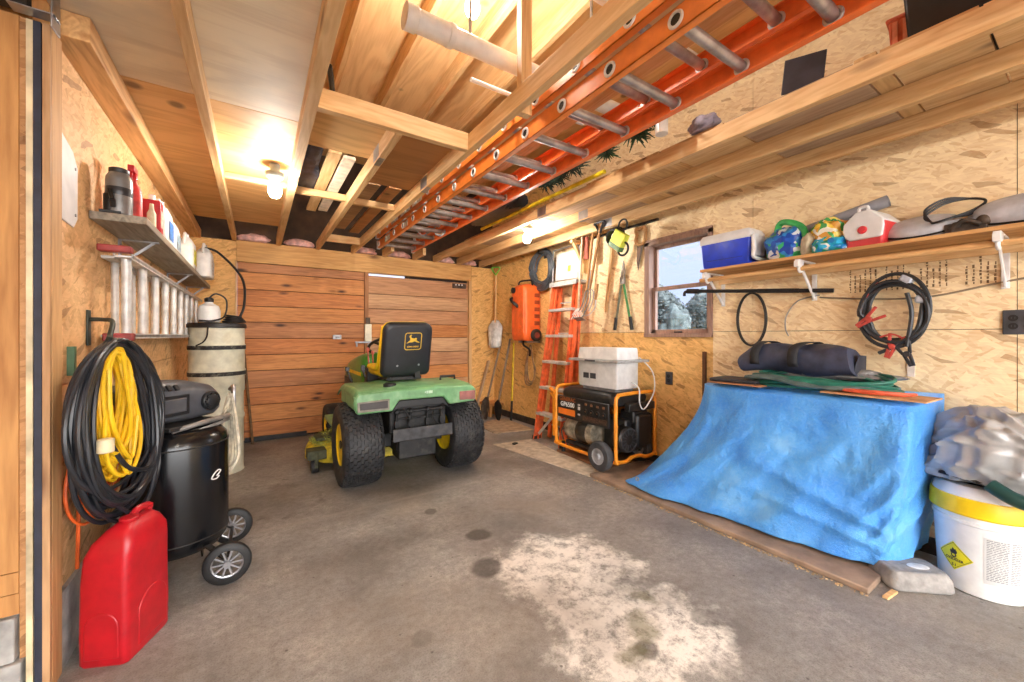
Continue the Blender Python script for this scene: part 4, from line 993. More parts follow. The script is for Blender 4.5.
# emblem on the rear of the seat
EM = MBk @ Tr(.035, -.0565, .31) @ Rx(PI/2)
def rrect(w, h, r, n=5):
    return [(x, y) for x, y, _ in rr_ring(w, h, 0, r, n)]
GOLD = plain('emblem_yellow', (226, 186, 60), .45, var=.04)
eb = MB()
o_, i_ = rrect(.15, .15, .022), rrect(.138, .138, .017)
nn = len(o_); vs = [(x, y, 0) for x, y in o_]+[(x, y, 0) for x, y in i_]+[(x, y, .0012) for x, y in o_]+[(x, y, .0012) for x, y in i_]
fs = []
for i in range(nn):
    j = (i+1) % nn
    fs += [(2*nn+i, 2*nn+j, 3*nn+j, 3*nn+i), (i, j, 2*nn+j, 2*nn+i), (nn+i, 3*nn+i, 3*nn+j, nn+j)]
eb.add(vs, fs, EM)
deer = [(-.055, -.022), (-.03, -.012), (-.012, -.012), (.012, -.004), (.03, -.012), (.05, -.016), (.055, -.012), (.038, -.004), (.026, .006), (.03, .02), (.022, .026), (.01, .02), (-.008, .022), (-.018, .028), (-.02, .04), (-.014, .048), (-.022, .052), (-.026, .046), (-.034, .05), (-.03, .042), (-.036, .034), (-.028, .026), (-.026, .012), (-.03, .002), (-.044, -.008)]
eb.prism([(x*1.05, y*1.05-.0+.004) for x, y in deer], 0, .0012, EM)
em = eb.build('emblem', GOLD, mw, smooth=False)
text('JOHN DEERE', .0175, EM @ Tr(0, -.047, .0004), GOLD, 'emblem_lettering', em, bold=.0004)
# hood, dash, steering
hs = []
for y, w_, z0, z1, r_ in ((.56, .42, .5, .93, .08), (.62, .47, .5, 1.03, .1), (.74, .50, .48, 1.035, .1), (1.1, .50, .46, .99, .1), (1.45, .49, .44, .93, .1), (1.62, .46, .42, .87, .1), (1.70, .40, .42, .78, .08)):
    ring = []
    for cx, cz, a0 in ((w_/2-r_, z1-r_, 0), (-w_/2+r_, z1-r_, PI/2), (-w_/2+.01, z0+.01, PI), (w_/2-.01, z0+.01, 3*PI/2)):
        for i in range(6):
            a = a0+PI/2*i/5; rr_ = r_ if a0 < PI else .01
            ring.append((cx+rr_*math.cos(a), y, cz+rr_*math.sin(a)))
    hs.append(ring)
hood = MB().loft(hs).build('hood', GRN2, mw)
for sx in (-1, 1):
    b = MB(); b.box(sx*.252-.003, sx*.252+.003, .7, 1.55, .80, .835); b.build('hood_stripe', YEL, hood, bevel=.001)
    b = MB()
    b.box(sx*.252-.004, sx*.252+.004, 1.1, 1.55, .52, .74)
    b.build('side_grille', DKGREY, hood, bevel=.003)
MB().box(-.24, .24, .5, .62, .45, .9).build('dash_column', BLACK, mw, bevel=.02)
MB().box(-.54, -.25, .3, 1.0, .36, .40).build('foot_board', GRN, mw, bevel=.008); MB().box(.25, .54, .3, 1.0, .36, .4).build('foot_board', GRN, mw, bevel=.008)
st = MB(); MSt = Tr(-.03, .52, 1.1) @ Rx(math.radians(-28))
st.torus((0, 0, 0), .185, .014, None, 36, 10)
for p in st.v[:]: pass
for a in (90, 210, 330): st.bar((0, 0, -.015), (.18*math.cos(math.radians(a)), .18*math.sin(math.radians(a)), 0), .03, .01)
st.cyl((0, 0, -.03), (0, 0, .012), .045)
for p in st.v: p.xyz = MSt @ p
st.cyl((-.03, .53, 1.08), (-.03, .58, .9), .025)
st.build('steering_wheel', BLACK, mw)
b = MB(); b.cyl((-.21, .54, .9), (-.23, .5, 1.06), .007).ell((-.23, .5, 1.07), (.018, .018, .022)).cyl((-.17, .55, .9), (-.18, .52, 1.03), .007).ell((-.18, .52, 1.04), (.016, .016, .02))
b.build('control_lever', [plain('pale_red_knob', (214, 120, 110), .5)], mw)
MB().cyl((-.32, .2, .84), (-.34, .2, .9), .01).boxc((-.34, .2, .92), (.03, .03, .05)).cyl((-.42, .28, .8), (-.45, .3, .9), .009).boxc((-.45, .3, .91), (.03, .04, .03)).build('side_lever', BLACK, mw)
# mower deck
DECKY = plain('deck_yellow', (206, 180, 40), .6, var=.2, dirt=(120, 128, 60), dirt_amt=.8, dscale=12)
outl = [(-.71, .60), (-.73, .7), (-.70, .9), (-.56, 1.0), (-.1, 1.02), (.3, 1.02), (.6, .98), (.74, .85), (.74, .55), (.62, .42), (.3, .34), (-.3, .34), (-.6, .44)]
b = MB(); b.loft([[(x*k, .68+(y-.68)*k, z) for x, y in outl] for k, z in ((1.02, .07), (1.02, .14), (.98, .19), (.9, .205), (.86, .23), (.6, .235))])
dk = b.build('mower_deck', DECKY, mw, bevel=.008)
MB().box(-.75, -.6, .40, .55, .12, .2).boxc((-.68, .44, .12), (.03, .1, .14)).boxc((-.58, .7, .25), (.16, .22, .03)).cyl((-.45, .68, .22), (-.45, .68, .27), .09).build('deck_bracket', plain('grimy_bracket', (70, 72, 50), .7, .1, .3), dk, bevel=.006)
b = MB().lathe([(.03, -.03), (.055, -.028), (.06, -.018), (.06, .018), (.055, .028), (.03, .03)], (-.69, .46, .06), 24, Ry(PI/2)); b.build('gauge_wheel', TYRE, dk)
b = MB().lathe([(.03, -.03), (.055, -.028), (.06, -.018), (.06, .018), (.055, .028), (.03, .03)], (-.66, .98, .06), 24, Ry(PI/2)); b.build('gauge_wheel', TYRE, dk)
r_ = random.Random(8); b = MB()
for i in range(1100):
    a = r_.random(); x, y = r_.uniform(-.7, -.3), r_.uniform(.45, .98)
    if (x+.3)**2/.18+(y-.7)**2/.085 > 1: continue
    z = .205 + (.03 if x > -.6 else 0) + r_.random()*.035
    d = Vector((r_.uniform(-1, 1), r_.uniform(-1, 1), r_.uniform(-.4, .5))).normalized()*.028
    b.bar(Vector((x, y, z))-d/2, Vector((x, y, z))+d/2, .004, .0025)
o = b.build('grass_clippings', plain('dry_clippings', (150, 158, 76), .9, var=.4), dk, smooth=False); o['kind'] = 'stuff'
# ---------------------------------------------------------------- floor boards by the right wall
PB = plain('worn_plank_board', (150, 126, 106), .8, var=.15, scale=5, bump=.4, bscale=40, dirt=(112, 96, 84), dirt_amt=.6, dscale=7)
PZ = .03
b = MB(); b.loft([[(x, y, z) for x, y in ((2.37, .62), (3.1, .62), (3.1, 2.44), (2.375, 2.44))] for z in (.0, PZ)])
tag(b.build('platform_board', PB, bevel=.006), 'worn particle board sheet on the floor under the blue tarp', 'board')
tag(MB().box(2.60, 3.1, 2.446, 3.15, 0, PZ).build('platform_board', wood('brown_floor_board', (150, 106, 74), (112, 76, 50), 1, 1), smooth=False, bevel=.004), 'brown board on the floor under the far end of the generator', 'board')
MATC = plain('pale_mat', (196, 184, 164), .9, var=.1, bump=.3, bscale=50, dirt=(150, 140, 122), dirt_amt=.6, dscale=9)
tag(MB().prism([(2.18, 3.73), (2.372, 2.43), (2.585, 2.50), (2.595, 3.1), (2.66, 3.69)], .0, .009).build('floor_mat', MATC, bevel=.003), 'pale rectangular mat on the floor left of the generator', 'mat')
tag(MB().prism([(2.46, 4.56), (2.44, 4.14), (2.96, 4.04), (3.0, 4.8), (2.7, 4.78)], .0, .014).build('floor_sheet', plain('tan_sheet', (168, 146, 120), .85, var=.12, bump=.3), bevel=.004), 'tan sheet of board on the floor below the spade', 'board')
tag(MB().bar((2.33, .47, .008), (2.42, .40, .008), .03, .014).build('wood_offcut', LUM[0], bevel=.002), 'small pale wood chip by the corner of the particle board', 'wood chip') if False else None
tag(MB().bar((2.40, .57, .007), (2.50, .56, .007), .022, .012).build('wood_chip', LUM[0], bevel=.002), 'small pale wood chip on the floor beside the stone block', 'wood chip')
tag(MB().boxc((2.38, 3.60, .017), (.06, .04, .016), Rz(.4)).build('dark_scrap', BLACK, bevel=.004), 'small dark scrap lying on the pale mat', 'scrap')

# ---------------------------------------------------------------- generator
g = thing('generator', 'portable generator in an orange tube frame by the right wall', 'generator', (2.815, 2.70, PZ))
OFR = plain('generator_orange', (240, 150, 40), .4, var=.06)
GB = plain('generator_black', (34, 33, 33), .42, var=.2, dirt=(70, 64, 58), dirt_amt=.4, dscale=12)
x0, x1, y0, y1, zb, zt = -.26, .255, -.39, .40, .085, .665
def loop(y, dip):
    P = [(x0, y, zb+.06), (x0, y, zt-.07), (x0+.02, y, zt-.02), (x0+.07, y, zt), (x1-.07, y, zt), (x1-.02, y, zt-.02), (x1, y, zt-.07), (x1, y, zb+.06), (x1-.015, y, zb+.015), (x1-.06, y, zb), (x1-.14, y, zb), (x1-.2, y, zb+dip), (x0+.2, y, zb+dip), (x0+.14, y, zb), (x0+.06, y, zb), (x0+.015, y, zb+.015)]
    return MB().tube(P, .0165, 12, closed=True, smooth=3)
loop(y0, .02).build('end_loop', OFR, g); loop(y1, 0).build('end_loop', OFR, g)
b = MB()
for x in (x0, x1): MB().tube([(x, y0, zb+.02), (x, y0+.05, zb), (x, y1-.05, zb), (x, y1, zb+.02)], .0155, 12, smooth=5).build('base_rail', OFR, g)
b = MB(); b.box(x0-.012, x0+.01, y1+.01, y1+.05, .15, .6); b.cyl((x0, y1+.03, .6), (x0, y1+.1, .63), .02); b.cyl((x0, y1+.02, .53), (x0, y1+.09, .58), .016); b.build('folding_handle', OFR, g, bevel=.004)
tk = MB()
rings = [rr_ring(.44, .66, .545, .06, 6), rr_ring(.47, .69, .56, .06, 6), rr_ring(.48, .70, .61, .06, 6), rr_ring(.46, .68, .645, .07, 6), rr_ring(.40, .62, .668, .08, 6)]
tk.loft([[(x-.0, y+.01, z) for x, y, z in r_] for r_ in rings]).build('fuel_tank', GB, g)
for k in range(5): 
    pass
MB().lathe([(.05, .66), (.055, .665), (.055, .69), (.045, .697)], (.12, .25, 0), 24).build('fuel_cap', BLACK, g)
pn = MB().box(x0-.005, x0+.02, -.31, .375, .36, .575).build('control_panel', GB, g, bevel=.008)
FX = lambda x, y, z: Matrix(((0, 0, -1, x), (-1, 0, 0, y), (0, 1, 0, z), (0, 0, 0, 1)))
WHT = plain('white_lettering', (240, 240, 236), .5, var=.02); ORL = plain('orange_lettering', (230, 120, 36), .5, var=.03); ORD = plain('dim_orange_lettering', (150, 82, 40), .5, var=.03)
text('GP6500', .062, FX(x0-.0056, .225, .497), WHT, 'model_lettering', pn, bold=.0008)
text('GENERAC', .052, FX(x0-.0056, .225, .548), ORD, 'brand_lettering', pn, bold=.0015)
MB().box(x0-.0062, x0-.004, .115, .36, .395, .455).build('orange_label', ORL, pn)
b = MB()
for z in (.51, .485, .47, .42): b.box(x0-.0062, x0-.004, .045, .075, z, z+.016)
b.build('spec_label', plain('grey_lettering', (190, 186, 180), .5), pn)
for k in range(4):
    y = -.03 - .075*k
    b = MB().cyl((x0-.012, y, .47), (x0, y, .47), .024, n=18); b.build('outlet', BLACK, pn, bevel=.002)
    b = MB().box(x0-.0135, x0-.011, y-.005, y+.005, .465, .478).box(x0-.008, x0-.004, y-.014, y+.014, .525, .545); b.build('outlet_detail', plain('outlet_brown', (120, 84, 58), .5), pn)
b = MB().box(x0-.0075, x0-.004, -.29, .01, .385, .43); b.build('rating_plate', plain('rating_plate_dark', (66, 50, 40), .5, var=.4, scale=60), pn)
AL = plain('cast_aluminium', (164, 156, 138), .45, .5, .25, dirt=(96, 86, 62), dirt_amt=.7, dscale=20)
b = MB().lathe([(.05, -.2), (.105, -.19), (.118, -.15), (.118, -.05), (.115, -.04), (.115, .06), (.118, .07), (.118, .14), (.1, .19), (.05, .2)], (-.13, .13, .25), 40, Rx(-PI/2))
b.build('alternator', AL, g)
MB().lathe([(.1165, -.06), (.119, -.055), (.119, .075), (.1165, .08)], (-.13, .06, .25), 40, Rx(-PI/2), cap=False).build('alternator_band', plain('dark_alternator', (58, 55, 50), .45, .3, .2), g)
b = MB()
for i in range(9):
    a = i*2*PI/9; b.boxc((-.13+.08*math.cos(a), .335, .25+.08*math.sin(a)), (.02, .02, .035), Ry(-a))
b.box(-.2, .12, .22, .34, .17, .22); b.tube([(-.2, .3, .3), (-.24, .34, .22), (-.2, .36, .12)], .009, 7, smooth=5); b.build('alternator_cover', plain('dirty_cover', (104, 92, 74), .6, .2, .3), g, bevel=.003)
b = MB(); b.box(-.06, .22, -.32, -.05, .12, .42); b.box(-.0, .2, -.36, -.2, .38, .5); b.box(.02, .24, -.12, .3, .12, .3)
b.build('engine_block', GB, g, bevel=.02)
b = MB().lathe([(.02, .02), (.1, .015), (.115, 0), (.118, -.06), (.1, -.1)], (-.06, -.345, .25), 36, Rx(PI/2)); b.build('recoil_cover', GB, g)
b = MB()
for i in range(14):
    a = 2*PI*i/14; b.boxc((-.06+.07*math.cos(a), -.367, .25+.07*math.sin(a)), (.05, .006, .008), Ry(-a))
b.torus((-.06, -.367, .25), .1, .006, Rx(PI/2), 30, 6); b.build('recoil_grille', DKGREY, g)
MB().box(.02, .24, -.385, -.2, .16, .47).build('air_cleaner', BLACK, g, bevel=.03)
MB().box(-.1, .25, -.40, -.34, .505, .575).build('muffler_guard', GB, g, bevel=.008)
for x in (-.2, .18): MB().bar((x, .3, .12), (x, -.3, .12), .04, .03).build('skid_bar', GB, g)
for sx in (-1, 1):
    c = (sx*.315 if sx < 0 else .2, -.265, .128)
    wh = MB().lathe([(.07, -.035), (.1, -.038), (.118, -.034), (.127, -.02), (.128, 0), (.127, .02), (.118, .034), (.1, .038), (.07, .035)], c, 36, Ry(PI/2), cap=False).build('wheel', plain('grey_rubber_tyre', (66, 66, 68), .7, var=.12), g)
    MB().lathe([(.074, -.03), (.07, -.036), (.055, -.025), (.03, -.03), (.022, -.045), (.008, -.046)], c, 30, Ry(PI/2), cap=True).build('wheel_hub', plain('grey_hub', (150, 152, 156), .45), wh)
MB().cyl((-.315, -.265, .128), (.2, -.265, .128), .01).box(x0-.02, x0+.02, -.3, -.24, .1, .16).build('axle', DARKMETAL, g)
for x in (-.2, .19):
    MB().cyl((x, .36, 0), (x, .36, .1), .022, .016, 16).build('rubber_foot', BLACKRUB, g)
tag(MB().tube([(2.78, 2.33, .79), (2.79, 2.26, .74), (2.8, 2.262, .62), (2.83, 2.25, .56), (2.9, 2.25, .60), (3.0, 2.26, .72), (3.02, 2.3, .88), (2.99, 2.42, 1.0)], .006, 7, smooth=8).build('white_cable', WHITEP), 'thin white cord looping down from the white box', 'cord')
# white box on top
BX = plain('white_box_plastic', (222, 222, 220), .4, var=.04)
wz = PZ+.70
t = thing('white_box', 'white plastic box with a flange band standing on the generator', 'box', (2.76, 2.60, wz))
b = MB(); b.loft([rr_ring(.28*k, .49*k, z, .015, 3) for k, z in ((.97, 0), (1, .02), (1.01, .232))]); b.build('lower_case', BX, t, angle=30)
b = MB(); b.loft([rr_ring(.28*k, .49*k, z, .015, 3) for k, z in ((1.03, .26), (1.02, .27), (.99, .35), (.97, .362))]); b.build('upper_case', BX, t, angle=30)
MB().loft([rr_ring(.42, .63, z, .012, 3) for z in (.236, .258)]).build('flange', plain('grey_flange', (168, 168, 166), .45, .2), t, bevel=.004)
b = MB(); b.box(-.1445, -.139, .1, .17, .075, .125); b.box(-.1445, -.139, .01, .08, .075, .125); b.build('vent', DKGREY, t)
b = MB()
for y in (.1, .01):
    for i in range(4): b.box(-.1475, -.143, y, y+.07, .08+.012*i, .084+.012*i)

MB().box(-.214, -.208, -.05, .08, .24, .254).build('flange_badge', DKGREY, t)
MB().box(-.12, .12, -.2, .2, -.031, .0).build('foot_rail', plain('grey_case_foot', (120, 122, 126), .5), t, bevel=.004)

# ---------------------------------------------------------------- orange step ladder against the right wall
t = thing('step_ladder', 'orange fibreglass step ladder folded against the right wall', 'ladder', (2.75, 3.46, 0))
SO = plain('stepladder_orange', (232, 110, 62), .42, var=.1)
L0, L1, R0, R1 = Vector((0, .24, 0)), Vector((.25, .2, 1.8)), Vector((0, -.24, 0)), Vector((.25, -.2, 1.8))
def chan(a, c, s, nm):
    b = MB(); b.bar(a, c, .012, .085, (0, 1, 0)); d = Vector((0, s*.014, 0))
    b.bar(a+Vector((-.038, 0, 0))+d, c+Vector((-.038, 0, 0))+d, .04, .01, (0, 1, 0)); b.bar(a+Vector((.038, 0, 0))+d, c+Vector((.038, 0, 0))+d, .04, .01, (0, 1, 0))
    return b.build(nm, SO, t, smooth=False, bevel=.002)
chan(L0, L1, -1, 'front_rail'); chan(R0, R1, 1, 'front_rail')
for s in (-1, 1):
    b = MB(); b.bar((.16, s*.2, 0), (.31, s*.17, 1.78), .03, .05, (0, 1, 0)); b.build('rear_rail', SO, t, smooth=False, bevel=.003)
for k in range(1, 6):
    f = .3*k/1.8; a = L0.lerp(L1, f); c = R0.lerp(R1, f)
    MB().box(a.x-.06, a.x+.045, c.y, a.y, .3*k-.016, .3*k+.016).build('step', ALU, t, bevel=.004)
for k in range(5):
    f = (.15+.36*k)/1.8
    MB().cyl((.17+.14*f, -.185, .15+.36*k), (.17+.14*f, .185, .15+.36*k), .01).build('rear_brace', ALU, t)
b = MB(); b.bar((.0, .2, .06), (.06, .02, .28), .004, .03).bar((.0, -.2, .06), (.06, -.02, .28), .004, .03); b.build('foot_brace', ALU, t)
MB().box(.19, .35, -.235, .235, 1.795, 1.83).box(.185, .2, -.235, .235, 1.775, 1.83).build('top_cap', plain('grey_top_cap', (196, 196, 194), .45), t, bevel=.006)
for p in (L0, R0): MB().boxc((p.x, p.y, .02), (.1, .04, .04)).build('foot', BLACK, t, bevel=.004)
b = MB().box(.2535-.045, .2545-.045, -.20, -.16, 1.35, 1.7)
t2 = thing('folding_tray', 'white tray panel in a metal frame hung above the step ladder', 'tray', (3.03, 3.5, 1.835))
MB().boxc((.02, 0, .19), (.02, .4, .33), Ry(.08)).build('panel', WHITEP, t2, bevel=.008)
MB().tube([(-.01, -.23, .0), (.0, -.23, .36), (.01, -.2, .4), (.01, .2, .4), (.0, .23, .36), (-.01, .23, .0)], .009, 10, smooth=3).build('tube_frame', STEEL, t2)
MB().boxc((.006, -.05, .15), (.002, .05, .07), Ry(.08)).build('yellow_sticker', plain('yellow_sticker', (230, 214, 90), .5), t2)
# black hose coil above
def wall_coil(c, ry, rz, turns, r, jit, seed, x_out=.03, tilt=0):
    rr_ = random.Random(seed); b = MB(); pts = []
    for i in range(turns):
        a_, b_ = ry*(1-rr_.uniform(0, jit)), rz*(1-rr_.uniform(0, jit)); oy, oz = rr_.uniform(-1, 1)*ry*jit*.4, rr_.uniform(-1, 1)*rz*jit*.4
        ox = -x_out*rr_.random()
        for j in range(24):
            t_ = 2*PI*j/24; y, z = a_*math.cos(t_)+oy, b_*math.sin(t_)+oz
            pts.append(Vector(c)+Vector((ox+.004*math.sin(3*t_+i), y*math.cos(tilt)-z*math.sin(tilt), y*math.sin(tilt)+z*math.cos(tilt))))
    return b.tube(pts, r, 7, smooth=2)
b = wall_coil((3.07, 3.97, 2.06), .24, .26, 9, .014, .28, 3, .06)
tag(b.build('black_hose', plain('slate_hose', (72, 78, 84), .4, var=.12)), 'coil of dark grey hose high on the wall above the step ladder', 'hose')
tag(MB().box(3.0, 3.12, 3.99, 4.01, 2.24, 2.262).box(3.112, 3.12, 3.97, 4.03, 2.2, 2.29).box(3.0, 3.008, 3.99, 4.01, 2.262, 2.30).build('coil_hook', DARKMETAL), 'dark bracket holding the grey hose coil', 'hook')

# ---------------------------------------------------------------- orange wheeled caddy on the wall
t = thing('utility_tank', 'orange wheeled plastic caddy tank hung on the wall left of the hose coil', 'tank', (2.975, 4.24, 1.14))
OP = plain('orange_poly', (240, 104, 44), .4, var=.06, bump=.05)
b = MB(); b.loft([rr_ring(w_, d_, z, r_, 6) for w_, d_, z, r_ in ((.22, .28, 0, .04), (.26, .32, .03, .05), (.27, .33, .1, .05), (.27, .33, .63, .05), (.26, .31, .68, .05), (.2, .26, .715, .05), (.14, .2, .735, .04))])
b.build('tank_body', OP, t)
MB().box(-.139, -.12, -.14, -.02, .1, .7).build('front_rib', OP, t, bevel=.01)
b = MB(); [b.box(.02+.0, .1, -.172, -.155, .2+.09*k, .25+.09*k) for k in range(5)]; b.build('side_rib', plain('dark_orange_recess', (150, 60, 30), .5), t, bevel=.004)
MB().lathe([(.03, 0), (.038, .004), (.038, .03), (.03, .035)], (-.13, .08, .66), 20, Ry(-PI/2)).build('filler_cap', BLACK, t)
MB().tube([(-.13, .12, .56), (-.17, .1, .54), (-.18, .04, .5), (-.15, .0, .46), (-.13, .0, .44)], .02, 10, smooth=5).build('nozzle_grip', BLACK, t)
MB().tube([(-.05, .1, .71), (-.04, .08, .78), (.0, -.02, .79), (.02, -.1, .78), (.02, -.12, .71)], .012, 8, smooth=5).build('carry_handle', BLACK, t)
for y in (-.19, .17):
    wh = MB().lathe([(.03, -.02), (.07, -.02), (.08, -.01), (.08, .01), (.07, .02), (.03, .02)], (.03, y, .07), 28, Rx(PI/2), cap=False).build('wheel', BLACKRUB, t)
    MB().lathe([(.05, -.018), (.03, -.022), (.01, -.024), (.01, .024), (.03, .022), (.05, .018)], (.03, y, .07), 20, Rx(PI/2)).build('wheel_hub', plain('dark_red_hub', (120, 50, 40), .5), wh)
MB().tube([(.0, .05, -.0), (-.02, .02, -.06), (.02, -.06, -.12), (.05, -.02, -.2)], .014, 8, smooth=5).build('drain_hose', BLACK, t)
MB().box(.1, .145, -.1, .1, .6, .64).box(-.05, .145, -.12, -.08, -.03, .0).box(-.05, .145, .06, .1, -.03, .0).build('wall_bracket', STEEL, t, bevel=.003)
b = MB()
for i in range(3): b.tube([(3.08, 4.28, 1.08), (3.07-.01*i, 4.34, .85), (3.07-.012*i, 4.31+.02*i, .62-.02*i), (3.07-.01*i, 4.22, .60-.02*i), (3.08, 4.19-.01*i, .72), (3.08, 4.23, .9)], .009, 7, closed=True, smooth=6)
tag(b.build('rope_loop', plain('tan_rope', (160, 128, 92), .85, var=.2, bump=.5, bscale=160)), 'tan rope loop hanging below the orange caddy tank', 'rope')

# ---------------------------------------------------------------- tools in the far right corner
t = thing('grain_scoop', 'silver scoop shovel with green handle hanging in the far corner', 'shovel', (3.03, 5.12, 1.0), math.radians(35))
MB().cyl((.0, 0, .4), (.02, .0, 1.12), .015, n=12).build('shaft', LUM[2], t)
b = MB(); b.tube([(.02, 0, 1.1), (.02, -.0, 1.13), (.015, -.055, 1.2), (.015, -.055, 1.24), (.015, .055, 1.24), (.015, .055, 1.2), (.02, 0, 1.13)], .011, 8, smooth=3); b.build('grip', plain('lime_grip', (112, 190, 60), .4), t)
def blade(w_, h, dish, taper, M, mat, nm, par, nu=14, nv=14, th=.003):
    def fn(u, v):
        x = (u-.5)*w_*(1-taper*(1-v)**2 if v < 1 else 1); z = v*h
        k = (1-(2*u-1)**2); e = math.sin(min(1, v*1.3)*PI*.5)
        return M @ Vector((x, dish*k*(.3+.7*v*(1-v)*4*.25+.2), z))
    return MB().grid(fn, nu, nv).build(nm, mat, par, solid=th)
scp = plain('scoop_metal', (214, 214, 212), .4, .3, .1)
pts = []
def scoop_fn(u, v):
    a = (u-.5)*2
    w_ = .125*(.75+.25*math.sin(v*PI*.5)) if v < .75 else .125*(1-(v-.75)*2.4)
    y = a*w_; z = .02+.42*v
    return Vector((-.06+.05*a*a*(1.2-v)-.035*(1-v)*0+.06*v*v, y, z))
MB().grid(scoop_fn, 16, 14).build('scoop_blade', scp, t, solid=.003)
b = MB(); [b.bar((-.064, -.08+.04*k, .06), (-.012, -.05+.025*k, .38), .008, .006) for k in range(5)]; b.build('blade_rib', scp, t)
t = thing('spade', 'spade with grey weathered handle standing in the far right corner', 'spade', (2.86, 4.74, 0))
MB().cyl((.0, 0, .28), (.16, -.05, 1.16), .0155, n=12).build('shaft', GREYWOOD_Z, t)
b = MB(); b.loft([[(x, y, z) for x, y in ((-.012, -w_), (.006, -w_*.6), (.01, 0), (.006, w_*.6), (-.012, w_), (-.018, w_*.5), (-.006, 0), (-.018, -w_*.5))] for w_, z in ((.02, .0), (.07, .05), (.1, .14), (.1, .24), (.05, .275), (.02, .3))]); b.build('spade_blade', DARKMETAL, t)
t = thing('shovel', 'rusty shovel blade on the floor left of the grey handled spade', 'shovel', (2.77, 4.95, 0))
b = MB(); b.loft([[(x+.1*z, y, z) for x, y in ((-.03, -w_), (.0, -w_*.6), (.02, 0), (.0, w_*.6), (-.03, w_), (-.036, w_*.5), (.008, 0), (-.036, -w_*.5))] for w_, z in ((.03, .0), (.09, .05), (.12, .16), (.11, .24), (.05, .29), (.02, .32))]); b.build('shovel_blade', RUST, t)
MB().cyl((.03, 0, .3), (.3, .1, 1.05), .015, n=10).build('shaft', GREYWOOD_Z, t)
tag(MB().bar((2.66, 5.12, .0), (2.98, 5.24, .82), .07, .02, (1, 0, 0)).build('leaning_board', wood('leaning_board_wood', (206, 178, 146), (166, 136, 104), 2, 1.2), smooth=False, bevel=.002), 'pale board leaning in the far right corner', 'board')
t = thing('yellow_pole_tool', 'yellow pole standing against the wall below the orange caddy', 'pole', (3.08, 4.66, 0))
MB().cyl((-.05, 0, .27), (.0, .03, 1.1), .013, n=10).build('pole', plain('bright_yellow_pole', (238, 204, 30), .4), t)
MB().cyl((-.065, 0, .0), (-.05, 0, .28), .016, n=10).build('pole_end', BLACKRUB, t)
tag(MB().box(2.86, 3.1, 5.0, 5.3, .16, .2).box(2.88, 2.92, 5.02, 5.28, 0, .16).box(3.04, 3.08, 5.02, 5.28, 0, .16).build('low_shelf', WARMBOARD, smooth=False, bevel=.003), 'low wooden ledge in the far right corner', 'ledge')
# ---------------------------------------------------------------- tools hanging left of the window
XH = 2.82
t = thing('garden_fork', 'garden fork with black D grip hanging head down left of the window', 'fork', (XH, 2.78, 1.45))
MB().cyl((.05, .17, .22), (0, -.03, .80), .014, n=12).build('shaft', HANDLE, t)
b = MB(); b.tube([(0, -.03, .76), (.0, -.0, .80), (.0, .025, .84), (.0, .045, .865), (.0, -.085, .865), (.0, -.065, .84), (.0, -.045, .80), (0, -.03, .76)], .0115, 8, smooth=3); b.build('grip', BLACK, t)
b = MB(); b.cyl((.05, .17, .24), (.04, .12, .42), .019, .015, 12)
for k in range(4): b.tube([(.05, .17, .24), (.05, .11+.04*k, .2), (.035, .11+.045*k, .1), (.0, .13+.05*k, .0)], .007, 6, smooth=4)
b.build('fork_head', ALUDIRTY, t)
t = thing('hoe', 'wooden handled hoe hanging beside the garden fork', 'hoe', (2.9, 2.99, 1.47))
MB().cyl((.0, .06, .0), (-.03, -.1, .84), .013, n=10).build('shaft', HANDLE, t)
b = MB(); b.tube([(0, .06, .0), (.0, .075, -.05), (-.03, .085, -.08)], .008, 8, smooth=4); b.boxc((-.05, .09, -.09), (.07, .13, .005), Ry(.5)); b.build('hoe_blade', ALUDIRTY, t)
t = thing('rake', 'rake with pale shaft hanging left of the garden fork', 'rake', (2.93, 3.15, 1.4))
MB().cyl((.0, .03, .1), (-.02, -.05, .86), .012, n=10).build('shaft', plain('bleached_shaft', (214, 190, 160), .6), t)
b = MB()
for k in range(7): b.tube([(.0, .03, .12), (-.02, -.06+.03*k, .02), (-.05, -.08+.035*k, -.02)], .004, 5, smooth=4)
b.bar((-.015, -.05, .04), (-.015, .12, .04), .01, .005); b.build('rake_head', WHITEP, t)
t = thing('sickle', 'small curved sickle hanging below the garden fork', 'sickle', (2.96, 2.98, 1.4))
MB().cyl((0, -.06, .34), (0, -.03, .18), .013, n=10).build('grip', HANDLE, t)
MB().tube([(0, -.03, .19), (0, -.02, .1), (0, .06, .03), (-.02, .16, .02), (-.02, .22, .06)], lambda q: .009*(1-q*.8), 6, smooth=6).build('sickle_blade', ALU, t)
b = MB(); b.box(3.03, 3.12, 3.2, 3.24, 1.9, 2.25); b.bar((3.05, 3.22, 1.98), (2.9, 3.22, 2.22), .035, .035, (0, 1, 0)); b.box(2.86, 3.12, 3.2, 3.24, 2.21, 2.25)
tag(b.build('wood_bracket', LUM[2], smooth=False, bevel=.003), 'triangular wooden bracket on the wall left of the garden fork', 'bracket')
tag(MB().box(2.94, 2.965, 3.05, 3.11, 2.02, 2.26).build('hanging_strap', REDP if False else plain('red_brown_strap', (150, 72, 50), .6), bevel=.004), 'red brown strap hanging from the wooden bracket', 'strap')
tag(MB().bar((3.1, 2.94, 1.45), (3.09, 2.84, 2.16), .03, .02, (1, 0, 0)).build('hanging_stick', LUM[2], smooth=False, bevel=.003), 'wooden stick hanging between the garden fork and the loppers', 'stick')
t = thing('loppers', 'green handled loppers hanging left of the window', 'loppers', (3.09, 2.69, 1.26))
b = MB(); b.cyl((0, .1, .1), (0, .03, .46), .012, n=10); b.build('handle', plain('grey_green_handle', (112, 116, 96), .5), t)
